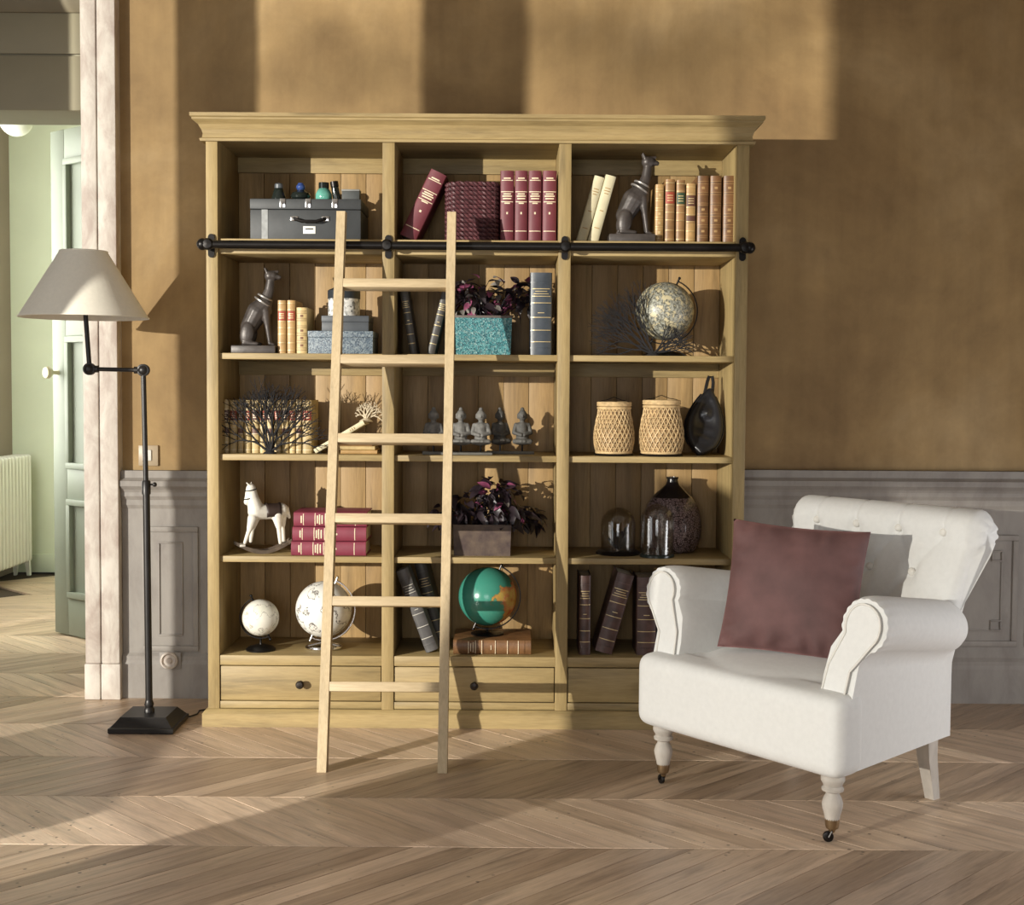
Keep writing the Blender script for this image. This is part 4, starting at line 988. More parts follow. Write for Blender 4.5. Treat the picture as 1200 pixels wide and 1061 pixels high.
# black carved mask leaning in the bay -----------------------------------------------
MASKM = M('black_carved_wood', (0.012, 0.012, 0.014), 0.28, 0.3, 20, 0.1)
q = W(821, 533, 0.12); top = W(839, 430, 0.22)
t = thing('carved_mask', 'black carved leaf-shaped mask with loop leaning beside bamboo lanterns', 'mask', (q.x, 0.13, RZ[3] + 0.004), (-0.32, 0.17, 0))
mb = MB(); Lm = 0.25; Wm = 0.066
rows = []; nu = 26; nv = 24
def mw(u): return Wm * (math.sin(PI * (u ** 0.85)) ** 0.75) * (1.05 - 0.25 * u) + 0.008
for i in range(nu + 1):
    u = i / nu; w_ = mw(u); rr = []
    for j in range(nv):
        a_ = 2 * PI * j / nv; x = w_ * math.cos(a_); y = -math.sin(a_)
        if y < 0:                                # front: rim with a hollow face
            hol = max(0, 1 - (x / (w_ * 0.72)) ** 2) * math.sin(PI * min(1, max(0, (u - 0.06) / 0.86)))
            yy = -0.030 * (abs(y) ** 0.5) + 0.024 * hol
            yy -= 0.020 * math.exp(-((u - 0.62) / 0.08) ** 2) * math.exp(-(x / 0.016) ** 2)
            yy -= 0.014 * (math.exp(-((u - 0.38) / 0.05) ** 2)) * math.exp(-((abs(x) - 0.012) / 0.009) ** 2)
            yy -= 0.012 * math.exp(-((u - 0.22) / 0.04) ** 2) * math.exp(-((x) / 0.02) ** 2)
        else: yy = 0.026 * y ** 0.6
        rr.append((x, yy, 0.0 + u * Lm))
    rows.append(rr)
g_ = mb.grid(rows, True); mb.bm.faces.new(g_[0]); mb.bm.faces.new(g_[-1]); mb.build('mask_body', MASKM, t, 50)
MB().tube([(-0.016, 0, Lm - 0.04), (-0.013, -0.002, Lm), (-0.010, 0, Lm + 0.035), (-0.006, 0, Lm + 0.055), (0.006, 0, Lm + 0.058), (0.012, 0, Lm + 0.035), (0.014, 0, Lm), (0.018, 0, Lm - 0.04)], 0.0065, 8).build('hanging_loop', MASKM, t)
MB().tube([(mw(u) * 1.0 + 0.002, -0.004, u * Lm) for u in [0.12 + 0.8 * k / 14 for k in range(15)]], 0.004, 6).tube([(-mw(u) * 1.0 - 0.002, -0.004, u * Lm) for u in [0.12 + 0.8 * k / 14 for k in range(15)]], 0.004, 6).build('rim', MASKM, t)

# rocking horse -----------------------------------------------------------------------
q = W(308, 648, 0.10); kh = 1 / (5.4545 * (FPX / 4.82))
t = thing('rocking_horse', 'small white rocking horse with dark saddle and rockers', 'rocking horse', (q.x, 0.10, RZ[4]), (0, 0, 0.42))
def HG(x, y, d=0): return Vector(((x - 372) * kh, d * kh, (655 - y) * kh))
HORSE = M('chalky_white_paint', (0.66, 0.63, 0.56), 0.6, 0.12, 30, 0.1)
m_ = MB()
def ch(a, b, r0, r1): m_.capsule(a, b, r0 * kh, r1 * kh)
ch(HG(330, 385), HG(420, 392), 54, 46); ch(HG(420, 392), HG(492, 382), 46, 48)
ch(HG(328, 372), HG(308, 295), 54, 37); ch(HG(308, 295), HG(300, 240), 37, 30)
ch(HG(296, 236), HG(284, 275), 31, 26); ch(HG(284, 275), HG(270, 322), 24, 20)
ch(HG(300, 220, 13), HG(303, 196, 16), 9, 4); ch(HG(290, 220, -13), HG(262, 196, -18), 9, 4)
for s_, ax, fx in ((-1, 0, 255), (1, 30, 310)):
    ch(HG(300 + ax, 425, s_ * 26), HG(282 + ax, 490, s_ * 28), 32, 20); ch(HG(282 + ax, 490, s_ * 28), HG(250 + ax * 1.7, 578, s_ * 32), 16, 12)
for s_, ax in ((-1, -30), (1, 8)):
    ch(HG(490 + ax, 415, s_ * 24), HG(498 + ax, 480, s_ * 28), 38, 21); ch(HG(498 + ax, 480, s_ * 28), HG(508 + ax, 588, s_ * 32), 16, 12)
ch(HG(530, 370), HG(545, 430), 14, 10)
remesh(m_, 'horse_body', HORSE, t, 0.0028, 3)
sd = MB(); rows = []
for i in range(9):
    a_ = -0.15 * PI + 1.3 * PI * i / 8
    rows.append([(HG(388 + 96 * j / 6, 392).x, -0.0 + (55 + 3 * math.sin(PI * j / 6)) * kh * math.cos(a_), HG(0, 392).z + (55 + (10 if j in (0, 6) else 2)) * kh * math.sin(a_)) for j in range(7)])
sd.grid(rows); o = sd.build('saddle', M('dark_saddle_leather', (0.035, 0.022, 0.018), 0.45, 0.3, 20, 0.1), t, 60)
so = o.modifiers.new('thick', 'SOLIDIFY'); so.thickness = 0.003
br = MB()
for zy, rr in ((245, 34), (300, 26)):
    c_ = HG(297 if zy == 245 else 278, zy)
    br.tube([c_ + Vector((rr * kh * math.cos(a_), rr * kh * math.sin(a_), 0.2 * rr * kh * math.cos(a_))) for a_ in [2 * PI * i / 18 for i in range(18)]], 0.002, 5, True)
br.build('bridle', BLACKMETAL, t)
ROCK = M('worn_rocker_paint', (0.10, 0.075, 0.055), 0.6, 0.4, 30, 0.1)
for s_ in (-1, 1):
    pts = [HG(195 + 355 * i / 14, 578 + 74 * math.sin(PI * (0.06 + 0.90 * i / 14)), s_ * 36) for i in range(15)]
    mb = MB(); mb.grid([[p + Vector((0, dy, dz_)) for dy, dz_ in ((-0.004, -0.006), (0.004, -0.006), (0.004, 0.007), (-0.004, 0.007))] for p in pts], True)
    rk = mb.build('rocker', ROCK, t, None)
    sh_ = min(v.co.z for v in rk.data.vertices); 
    for v in rk.data.vertices: v.co.z -= sh_
for xx in (232, 505):
    c_ = HG(xx, 600)
    MB().box(c_.x - 0.010, c_.x + 0.010, -36 * kh - 0.006, 36 * kh + 0.006, c_.z - 0.002, c_.z + 0.006, 0.001).build('foot_board', HORSE if xx == 232 else ROCK, t)

# cloches and demijohn ------------------------------------------------------------------
def glass(name, tint, refl=0.14):
    m = bpy.data.materials.new(name); m.use_nodes = True; nt = m.node_tree; nt.nodes.remove(nt.nodes['Principled BSDF'])
    out = nt.nodes['Material Output']; tr = nt.nodes.new('ShaderNodeBsdfTransparent'); tr.inputs[0].default_value = (*tint, 1)
    gl = nt.nodes.new('ShaderNodeBsdfGlossy'); gl.inputs['Roughness'].default_value = 0.04
    lw = nt.nodes.new('ShaderNodeLayerWeight'); lw.inputs[0].default_value = 0.18
    fr = nt.nodes.new('ShaderNodeMath'); fr.operation = 'MULTIPLY_ADD'; nt.links.new(lw.outputs['Facing'], fr.inputs[0]); fr.inputs[1].default_value = 0.45; fr.inputs[2].default_value = 0.05
    n = noise(nt, coords(nt), 6, 2); bp = nt.nodes.new('ShaderNodeBump'); bp.inputs['Strength'].default_value = 0.05; nt.links.new(n, bp.inputs['Height']); nt.links.new(bp.outputs[0], gl.inputs['Normal'])
    mx = nt.nodes.new('ShaderNodeMixShader'); nt.links.new(fr.outputs[0], mx.inputs[0]); nt.links.new(tr.outputs[0], mx.inputs[1]); nt.links.new(gl.outputs[0], mx.inputs[2]); nt.links.new(mx.outputs[0], out.inputs[0])
    return m
GLASS = glass('clear_glass', (0.93, 0.925, 0.915))
def dome(R, H, th=0.0025):
    outp = [(R, 0)] + [(R, H - R)] + [(R * math.cos(a_), H - R + R * math.sin(a_)) for a_ in [PI / 2 * k / 10 for k in range(1, 11)]]
    outp[-1] = (1e-5, H)
    inn = [(max(1e-5, r - th), z - (th if i > 1 else 0)) for i, (r, z) in enumerate(outp)]
    return [(R, 0)] + outp[1:] + [(r, z) for r, z in reversed(inn)]
s__ = (4.72 + 0.11) / FPX
q = W(724.5, 650, 0.14); R = 20.5 * s__
t = thing('glass_cloche', 'small glass cloche on black base holding dark object', 'cloche', (q.x, 0.15, RZ[4]), group='glass cloches')
MB().lathe([(0.0001, 0), (R * 1.26, 0), (R * 1.3, 0.006), (R * 1.2, 0.012), (R * 1.05, 0.016), (0.0001, 0.016)], 32).build('base', BLACKMETAL, t)
MB().lathe(dome(R, 50 * s__), 36, T(0, 0, 0.0165), cap=False).build('glass_dome', GLASS, t, 40)
mb = MB(); rnd = random.Random(4)
for i in range(14):
    a_ = rnd.uniform(0, 2 * PI); l = rnd.uniform(0.03, 0.09); r_ = rnd.uniform(0.01, 0.036)
    mb.capsule((0.2 * r_ * math.cos(a_), 0.2 * r_ * math.sin(a_), 0.018), (r_ * math.cos(a_), r_ * math.sin(a_), 0.018 + l), 0.008, 0.005)
mb.sphere((0.012, 0, 0.05), (0.02, 0.02, 0.035)); mb.build('dark_curio', M('dark_curio', (0.02, 0.018, 0.017), 0.6, 0.4, 40, 0.2), t)
q = W(770, 655, 0.07); R = 19.5 * s__
t = thing('glass_bell', 'clear glass bell jar in front of patterned demijohn', 'cloche', (q.x, 0.078, RZ[4]), group='glass cloches')
MB().lathe([(0.0001, 0), (R * 1.04, 0), (R * 1.04, 0.008), (R * 0.95, 0.012), (0.0001, 0.012)], 32).build('base', M('dark_green_base', (0.02, 0.03, 0.027), 0.2, 0.3, 20, 0), t)
MB().lathe(dome(R, 58 * s__), 36, T(0, 0, 0.0125), cap=False).build('glass_dome', GLASS, t, 40)
def lace():
    m, nt, b_ = _nodes('lace_glass'); v = coords(nt)
    vo = nt.nodes.new('ShaderNodeTexVoronoi'); vo.inputs['Scale'].default_value = 120; vo.feature = 'DISTANCE_TO_EDGE'; nt.links.new(v, vo.inputs['Vector'])
    n = noise(nt, v, 60, 4, 0.7)
    ad = nt.nodes.new('ShaderNodeMath'); ad.operation = 'MULTIPLY'; nt.links.new(vo.outputs[0], ad.inputs[0]); ad.inputs[1].default_value = 2.2
    ad2 = nt.nodes.new('ShaderNodeMath'); ad2.operation = 'ADD'; nt.links.new(ad.outputs[0], ad2.inputs[0]); nt.links.new(n, ad2.inputs[1])
    c = ramp(nt, ad2.outputs[0], [(0.48, (0.016, 0.011, 0.012)), (0.66, (0.05, 0.03, 0.033)), (0.80, (0.20, 0.145, 0.145))])
    sp = nt.nodes.new('ShaderNodeSeparateXYZ'); nt.links.new(v, sp.inputs[0])
    lt_ = nt.nodes.new('ShaderNodeMath'); lt_.operation = 'GREATER_THAN'; nt.links.new(sp.outputs[2], lt_.inputs[0]); lt_.inputs[1].default_value = 0.205
    nt.links.new(mix_col(nt, lt_.outputs[0], c, (0.012, 0.010, 0.011)), b_.inputs['Base Color'])
    b_.inputs['Roughness'].default_value = 0.15; b_.inputs['Coat Weight'].default_value = 0.5
    return m
q = W(787, 650, 0.24); s__ = (4.72 + 0.24) / FPX; R = 35 * s__; HZ = W(787, 559, 0.24).z - RZ[4]
t = thing('demijohn_vase', 'dark glass demijohn vase with lace pattern and narrow neck', 'vase', (q.x, 0.240, RZ[4]))
MB().lathe([(0.0001, 0), (R * 0.72, 0), (R * 0.86, 0.012), (R * 0.98, 0.055), (R * 1.0, 0.095), (R * 0.97, 0.135), (R * 0.86, 0.175), (R * 0.66, 0.208), (R * 0.42, 0.232), (R * 0.24, 0.25), (R * 0.19, 0.262)], 40, cap=False).build('vase_body', lace(), t, 60)
MB().lathe([(R * 0.19, 0.261), (R * 0.175, 0.275), (R * 0.175, HZ - 0.008), (R * 0.20, HZ - 0.006), (R * 0.20, HZ), (R * 0.14, HZ), (R * 0.13, 0.262)], 24, cap=False).build('neck', M('black_glass_neck', (0.012, 0.011, 0.011), 0.2, 0.2, 10, 0), t, 60)

# globes --------------------------------------------------------------------------------
def globe_mat(name, sea, land, land2, line, scale=6.0, thr=0.53, rough=0.35, side=0.0):
    m, nt, b_ = _nodes(name); v = coords(nt, rnd=False)
    n = noise(nt, v, scale * 2.2, 6, 0.55)
    if side:
        sp = nt.nodes.new('ShaderNodeSeparateXYZ'); nt.links.new(v, sp.inputs[0])
        sm = nt.nodes.new('ShaderNodeMath'); sm.operation = 'MULTIPLY_ADD'; nt.links.new(sp.outputs[0], sm.inputs[0]); sm.inputs[1].default_value = side; nt.links.new(n, sm.inputs[2]); n = sm.outputs[0]
    n2 = noise(nt, v, scale * 5, 4)
    landc = ramp(nt, n2, [(0.4, land), (0.6, land2)])
    mask = ramp(nt, n, [(thr - 0.004, (0, 0, 0)), (thr + 0.004, (1, 1, 1))])
    edge = ramp(nt, n, [(thr - 0.016, (0, 0, 0)), (thr - 0.006, (1, 1, 1)), (thr + 0.006, (1, 1, 1)), (thr + 0.016, (0, 0, 0))])
    c = mix_col(nt, mask, sea, landc); c = mix_col(nt, edge, c, line)
    nt.links.new(c, b_.inputs['Base Color']); b_.inputs['Roughness'].default_value = rough
    return m
def globe(label, pxc, pyc, dpx, row_z, Y, ballmat, armmat, basemat, tilt=0.41, arm_side=1, base_r=0.62, base_wedge=False, spin=0.0):
    s_ = (4.72 + Y) / FPX; R = dpx * s_ / 2; c = W(pxc, pyc, Y); zc = c.z - row_z
    t_ = thing('globe', label, 'globe', (c.x, Y, row_z))
    ax = Vector((math.sin(tilt) * arm_side, 0, math.cos(tilt)))
    bl = MB().sphere((0, 0, 0), R, 40, 28).build('ball', ballmat, t_, 180, (0, 0, zc)); bl.rotation_euler = (0, tilt * arm_side, spin)
    cen = Vector((0, 0, zc)); RA = R * 1.10
    pts = []
    for i in range(25):
        a_ = PI * i / 24; pts.append(cen + ax * (RA * math.cos(a_)) + Vector((ax.z, 0, -ax.x)) * (RA * math.sin(a_) * arm_side))
    mb = MB(); wdt = 0.0055; rows_ = []
    for p in pts:
        rd_ = (p - cen).normalized(); rows_.append([p + Vector((0, -wdt, 0)), p + Vector((0, wdt, 0)), p + Vector((0, wdt, 0)) + rd_ * 0.004, p + Vector((0, -wdt, 0)) + rd_ * 0.004])
    g__ = mb.grid(rows_, True); mb.bm.faces.new(g__[0]); mb.bm.faces.new(g__[-1])
    mb.build('meridian_arm', armmat, t_, 30)
    for s2 in (1, -1):
        mb = MB(); mb.tube([cen + ax * s2 * R * 0.98, cen + ax * s2 * (RA + 0.014)], 0.0035, 8); mb.sphere(cen + ax * s2 * (RA + 0.014), 0.0055, 10, 8); mb.build('axis_pin', armmat, t_)
    low = zc - RA - 0.002
    foot = Vector((0.25 * R * 0, 0, 0))
    hb = min(0.022, low * 0.5)
    if base_wedge:
        mb = MB(); mb.tube([(base_r * R * math.cos(a_), 0.8 * base_r * R * math.sin(a_), 0.007) for a_ in [2 * PI * i / 32 for i in range(32)]], 0.007, 8, True)
        mb.tube([(-base_r * R, 0, 0.008), (0, 0, low * 0.75), (base_r * R, 0, 0.008)], 0.006, 8); mb.build('base', basemat, t_)
    else:
        MB().lathe([(0.0001, 0), (base_r * R, 0), (base_r * R * 1.02, 0.005), (base_r * R * 0.85, hb * 0.6), (base_r * R * 0.3, hb), (0.0001, hb)], 32).build('base', basemat, t_, 40)
    MB().lathe([(0.006, hb * 0.8), (0.004, hb), (0.004, low), (0.006, low + 0.004)], 12).build('stem', armmat, t_)
    return t_
globe('small white globe with black arm and base on bottom shelf', 305.5, 724, 43, RZ[5], 0.10, globe_mat('white_map_small', (0.72, 0.70, 0.62), (0.66, 0.66, 0.56), (0.74, 0.71, 0.62), (0.34, 0.32, 0.28), 11), BLACKMETAL, BLACKMETAL, 0.41, -1, 0.80)
globe('large white globe with silver meridian behind the ladder', 379.5, 714, 66, RZ[5], 0.13, globe_mat('white_map_large', (0.70, 0.69, 0.64), (0.62, 0.60, 0.55), (0.74, 0.72, 0.66), (0.10, 0.09, 0.085), 7), CHROME, CHROME, 0.41, 1, 0.60, True)
# teal globe on the lying book
bz = RZ[5] + 17.5 * (4.76 / FPX)
tg = globe('teal and orange globe standing on large brown book', 571.5, 699, 69, bz, 0.16, globe_mat('teal_map', (0.045, 0.225, 0.165), (0.42, 0.07, 0.04), (0.44, 0.30, 0.07), (0.14, 0.18, 0.09), 4.2, 0.625, 0.2, 2.2), BLACKMETAL, BLACKMETAL, 0.41, 1, 0.56, False, 0.0)
globe('cream globe with dark mottled map and black meridian arm', 779, 365, 68, RZ[2], 0.15, globe_mat('mottled_map', (0.50, 0.44, 0.28), (0.10, 0.10, 0.08), (0.36, 0.36, 0.30), (0.06, 0.06, 0.05), 26, 0.47, 0.4), BLACKMETAL, BLACKMETAL, 0.41, 1, 0.75)

# ================================================================== FLOOR LAMP
lx, lyy = -1.30, -0.01
lp = thing('floor_lamp', 'black jointed floor lamp with cream linen conical shade', 'floor lamp', (lx, lyy, 0))
LMET = M('black_lamp_metal', (0.022, 0.020, 0.019), 0.38, 0.2, 15, 0.03, metal=0.4)
def frust(mb, h0, z0, h1, z1):
    return [(-h0, -h0, z0), (h0, -h0, z0), (h0, h0, z0), (-h0, h0, z0)]
mb = MB(); g_ = mb.grid([[(s1 * h, s2 * h, z) for s1, s2 in ((-1, -1), (1, -1), (1, 1), (-1, 1))] for h, z in ((0.112, 0), (0.115, 0.004), (0.115, 0.018), (0.108, 0.021), (0.084, 0.048), (0.081, 0.052))], True)
mb.bm.faces.new(g_[0]); mb.bm.faces.new(g_[-1]); mb.build('base', LMET, lp, None)
zk = W(168, 434, lyy).z; xk = W(168, 434, lyy).x - lx; xk2 = W(105, 432, lyy).x - lx
MB().lathe([(0.019, 0.05), (0.019, 0.062), (0.014, 0.07), (0.017, 0.08), (0.013, 0.095)], 18).build('collar', LMET, lp)
zs_ = W(172, 568, lyy).z
MB().tube([(0, 0, 0.06), (xk * 0.4, 0, zs_ - 0.02)], 0.0125, 14).build('lower_pole', LMET, lp)
MB().tube([(xk * 0.4, 0, zs_ - 0.06), (xk, 0, zk)], 0.0090, 14).build('upper_pole', LMET, lp)
sk = MB().lathe([(0.0155, 0), (0.0155, 0.045), (0.012, 0.05)], 16, T(xk * 0.4, 0, zs_ - 0.035)); sk.build('pole_sleeve', LMET, lp)
MB().tube([(xk * 0.4 + 0.01, 0, zs_), (xk * 0.4 + 0.026, 0, zs_)], 0.004, 8).sphere((xk * 0.4 + 0.03, 0, zs_), 0.0085, 12, 10).build('adjusting_knob', LMET, lp)
j1 = MB().sphere((xk, 0, zk), 0.019, 18, 14); j1.lathe([(0.022, -0.008), (0.022, 0.008), (0.012, 0.011), (0.0001, 0.011)], 18, T(xk, 0, zk) @ Rx(PI / 2)); j1.build('joint', LMET, lp)
j2 = MB().sphere((xk2, 0, zk + 0.003), 0.019, 18, 14); j2.lathe([(0.022, -0.008), (0.022, 0.008), (0.012, 0.011), (0.0001, 0.011)], 18, T(xk2, 0, zk + 0.003) @ Rx(PI / 2)); j2.build('joint', LMET, lp)
MB().tube([(xk, 0, zk), (xk2, 0, zk + 0.003)], 0.0075, 12).tube([(xk - 0.018, 0, zk), (xk - 0.032, 0, zk)], 0.0125, 12).tube([(xk2 + 0.018, 0, zk + 0.003), (xk2 + 0.032, 0, zk + 0.003)], 0.0125, 12).build('swing_arm', LMET, lp)
zb_ = W(101, 372, lyy).z; zt_ = W(97, 295, lyy).z; xs_ = W(99.5, 372, lyy).x - lx; xt_ = W(97, 295, lyy).x - lx
MB().tube([(xk2, 0, zk), (xs_ + 0.003, 0, zb_), (xs_ - 0.002, 0, zb_ + 0.12)], 0.0085, 12).build('shade_stem', LMET, lp)
rb_ = (W(173, 372, lyy).x - W(26, 372, lyy).x) / 2; rt_ = (W(124, 295, lyy).x - W(70, 295, lyy).x) / 2
mb = MB().lathe([(rb_, zb_), (rt_, zt_), (rt_ - 0.003, zt_), (rb_ - 0.003, zb_), (rb_, zb_)], 56, T(xs_ - 0.003, 0, 0), cap=False); shd = mb.build('lamp_shade', SHADE, lp, 40)
for rr_, zz in ((rb_, zb_), (rt_, zt_)):
    MB().tube([(xs_ - 0.003 + rr_ * math.cos(a_), rr_ * math.sin(a_), zz) for a_ in [2 * PI * i / 56 for i in range(56)]], 0.0028, 6, True).build('trim_ring', SHADE, shd)
sp_ = MB()
for k in range(3):
    a_ = 2 * PI * k / 3 + 0.4; sp_.tube([(xs_ - 0.003, 0, zt_ - 0.01), (xs_ - 0.003 + rt_ * math.cos(a_), rt_ * math.sin(a_), zt_ - 0.004)], 0.0022, 6)
sp_.tube([(xs_ - 0.002, 0, zb_ + 0.1), (xs_ - 0.003, 0, zt_ - 0.005)], 0.006, 8); sp_.build('spider', LMET, shd)
cpts = [(lx + 0.10, lyy + 0.09, 0.012), (lx + 0.118, lyy + 0.12, 0.006), (-1.165, 0.15, 0.005), (-1.17, 0.20, 0.005), (-1.13, 0.235, 0.005), (-1.12, 0.27, 0.006), (-1.135, 0.31, 0.01), (-1.12, 0.36, 0.03), (-1.105, 0.395, 0.045)]
o = MB().tube(cpts, 0.0032, 6).build('power_cord', LMET, lp, 180); o.matrix_parent_inverse = Matrix.Translation((-lx, -lyy, 0))

# ================================================================== ARMCHAIR
TH = math.radians(-52)
CO = Vector((0.624, -0.967, 0))
ch_ = thing('armchair', 'off-white tufted armchair with rolled arms and castor legs', 'armchair', CO, (0, 0, TH))
SW0, SW1 = 0.385, 0.31                         # outer half width at the front and at the back
def hwid(y): return SW0 + (SW1 - SW0) * max(0, min(1, (y - 0.05) / 0.58))
# seat: front bolster and deck fused into one skin
mb = MB()
def wedge(y0, y1, in0, in1, z0, z1t0, z1t1, bev):
    bm_ = bmesh.new(); vv = []
    for y, hw_, zt in ((y0, in0, z1t0), (y1, in1, z1t1)):
        vv.append([bm_.verts.new((-hw_, y, z0)), bm_.verts.new((hw_, y, z0)), bm_.verts.new((hw_, y, zt)), bm_.verts.new((-hw_, y, zt))])
    a_, b_ = vv
    bm_.faces.new(a_); bm_.faces.new(list(reversed(b_)))
    for i in range(4): bm_.faces.new((a_[(i + 1) % 4], a_[i], b_[i], b_[(i + 1) % 4]))
    bmesh.ops.recalc_face_normals(bm_, faces=bm_.faces)
    bmesh.ops.bevel(bm_, geom=bm_.edges[:], offset=bev, segments=4, profile=0.5, affect='EDGES')
    me_ = bpy.data.meshes.new('w'); bm_.to_mesh(me_); bm_.free(); mb.bm.from_mesh(me_); bpy.data.meshes.remove(me_)
wedge(0.0, 0.13, 0.392, 0.385, 0.186, 0.408, 0.418, 0.035)
wedge(0.03, 0.64, 0.33, 0.27, 0.20, 0.412, 0.405, 0.03)
mb.sphere((0, 0.30, 0.395), (0.30, 0.28, 0.045), 28, 14)
remesh(mb, 'seat', LINEN, ch_, 0.0075, 10)
# arms
def arm(sg):
    R = 0.077
    def prof(y):
        hw_ = hwid(y); xo = hw_ - 0.005; xi = hw_ - 0.112; cx_ = hw_ - 0.004; cz = 0.592
        pts = [(xo, 0.197), (xo, 0.28), (xo, 0.40), (xo + 0.001, 0.47), (xo + 0.004, 0.495)]
        for k in range(65):
            a_ = math.radians(-66 + k * 262 / 64.0)
            pts.append((cx_ + 0.002 + R * math.cos(a_) * 1.0, cz + R * math.sin(a_)))
        pts += [(xi + 0.004, 0.52), (xi, 0.45), (xi, 0.36), (xi, 0.28), (xi, 0.197)]
        return pts
    def yf(z):                                 # front edge leans back as it rises, with a soft S
        u_ = max(0, min(1, (z - 0.30) / 0.33)); return 0.045 + 0.075 * (u_ ** 1.3) + 0.012 * math.sin(u_ * PI)
    st_ = [0, 0.012, 0.025, 0.045, 0.08, 0.14, 0.22, 0.30, 0.38, 0.46, 0.52, 0.555, 0.575, 0.585]
    mb = MB(); rows = []
    for i, s__ in enumerate(st_):
        p = prof(min(0.62, 0.05 + s__)); row = []
        for j, (x, z) in enumerate(p):
            y = yf(z) * (1 - s__ / 0.585) + (0.05) * (s__ / 0.585) + s__
            cx_ = hwid(y) + 0.006; ang = math.atan2(z - 0.592, x - cx_)
            if z > 0.50:
                dx, dz__ = x - cx_, z - 0.592; k = 1.0
                if s__ < 0.10: k += 0.022 * math.sin(ang * 18) * math.exp(-s__ / 0.040) - 0.04 * math.exp(-s__ / 0.008)
                if s__ > 0.50: k *= math.sqrt(max(0.05, 1 - ((s__ - 0.50) / 0.095) ** 2))
                x, z = cx_ + dx * k, 0.592 + dz__ * k
            z -= 0.065 * max(0, (s__ - 0.06) / 0.525) * max(0, min(1, (z - 0.35) / 0.15))
            row.append((sg * x, y, z))
        rows.append(row)
    g_ = mb.grid(rows, True); mb.bm.faces.new(g_[0]); mb.bm.faces.new(g_[-1])
    o_ = mb.build('arm', LINEN, ch_, 60)
    # front facing: keyhole panel with piping
    def facing(inset, d0, nm, mat_):
        p = prof(0.06); cxm = hwid(0.06) - 0.045; pts = []
        outl = []
        hw_ = hwid(0.06); cx_ = hw_ + 0.006; cz = 0.592; r_ = R - inset
        xo = hw_ - 0.008 - inset * 0.8; xi = hw_ - 0.110 + inset * 0.8
        left = xi; 
        outl.append((xo - 0.004, 0.40)); outl.append((xo, 0.47)); 
        for k in range(17):
            a_ = math.radians(-50 + 250 * k / 16); outl.append((cx_ - 0.006 + r_ * math.cos(a_) * 0.92, cz + r_ * math.sin(a_)))
        outl.append((xi + 0.004, 0.48)); outl.append((xi - 0.004, 0.40))
        fr = [(sg * x, yf(z) - d0, z) for x, z in outl]; bk = [(sg * x, yf(z) + 0.02, z) for x, z in outl]
        m2 = MB(); g2_ = m2.grid([bk, fr], True); m2.bm.faces.new(g2_[1]); m2.bm.faces.new(list(reversed(g2_[0])))
        f_ = m2.build(nm, mat_, o_, 40)
        bv = f_.modifiers.new('b', 'BEVEL'); bv.width = 0.006; bv.segments = 3; bv.limit_method = 'ANGLE'; bv.angle_limit = 0.9
        MB().tube([(x, y, z) for x, y, z in fr], 0.0032, 6).build('piping', LINENP, o_, 180)
    facing(0.016, 0.010, 'arm_facing', LINEN)
for sg in (-1, 1): arm(sg)
# back with rolled top, buttons and pleats
BWt, BWb = 0.345, 0.285
cr = Vector((0.737, 0.798)); RR = 0.070      # roll centre (y, z)
prof = []                                     # (y, z, ny, nz, tuft weight)
p0 = Vector((0.565, 0.37)); p1 = Vector((0.671, 0.765))
d = (p1 - p0).normalized(); nrm = Vector((-d.y, d.x))
for i in range(22):
    u_ = i / 21; p = p0 + (p1 - p0) * u_ + nrm * (0.018 * math.sin(PI * u_)); prof.append((p.x, p.y, nrm.x, nrm.y, 1.0, u_))
a0 = math.degrees(math.atan2(p1.y - cr.y, p1.x - cr.x))
a0 = 205
for i in range(1, 22):
    a_ = math.radians(a0 - i * (a0 + 60) / 21); prof.append((cr.x + RR * math.cos(a_), cr.y + RR * math.sin(a_), math.cos(a_), math.sin(a_), max(0, 1 - i / 21), 1 + i / 21))
for (y, z) in ((0.745, 0.70), (0.70, 0.62), (0.665, 0.45), (0.645, 0.19)): prof.append((y, z, 1, 0, 0, 3))
prof.append((0.565, 0.19, -1, 0, 0, 4))
rows_b = [(0.44, 0), (0.76, 1), (1.08, 0)]
cols = {0: [-0.24, -0.08, 0.08, 0.24], 1: [-0.16, 0.0, 0.16]}
btn = [(x, v, ) for v, tp_ in rows_b for x in cols[tp_]]
HL = (p1 - p0).length
def seg_dist(px, py, ax, ay, bx, by):
    vx, vy = bx - ax, by - ay; tt = max(0, min(1, ((px - ax) * vx + (py - ay) * vy) / (vx * vx + vy * vy)))
    return math.hypot(px - ax - vx * tt, py - ay - vy * tt)
creases = []
for v, tp_ in rows_b[:-1]:
    pass
for (v0, t0_), (v1, t1_) in zip(rows_b, rows_b[1:]):
    for x0 in cols[t0_]:
        for x1 in cols[t1_]:
            if abs(x0 - x1) < 0.09: creases.append((x0, v0 * HL, x1, v1 * HL))
for x in cols[0]: creases.append((x, 1.08 * HL, x, 1.75 * HL)); creases.append((x, -0.2 * HL, x, 0.44 * HL))
def tuft(x, v):
    s__ = v * HL
    db = min(math.hypot(x - bx_, s__ - bv_ * HL) for bx_, bv_ in btn)
    dc = min(seg_dist(x, s__, *c_) for c_ in creases)
    t_ = -0.020 * math.exp(-(db / 0.026) ** 2) - 0.008 * math.exp(-(dc / 0.0075) ** 2) + 0.007
    e_ = max(0, (abs(x) - 0.30) / 0.05); return t_ - 0.004 * e_
nu = 120; mb = MB(); rows = []
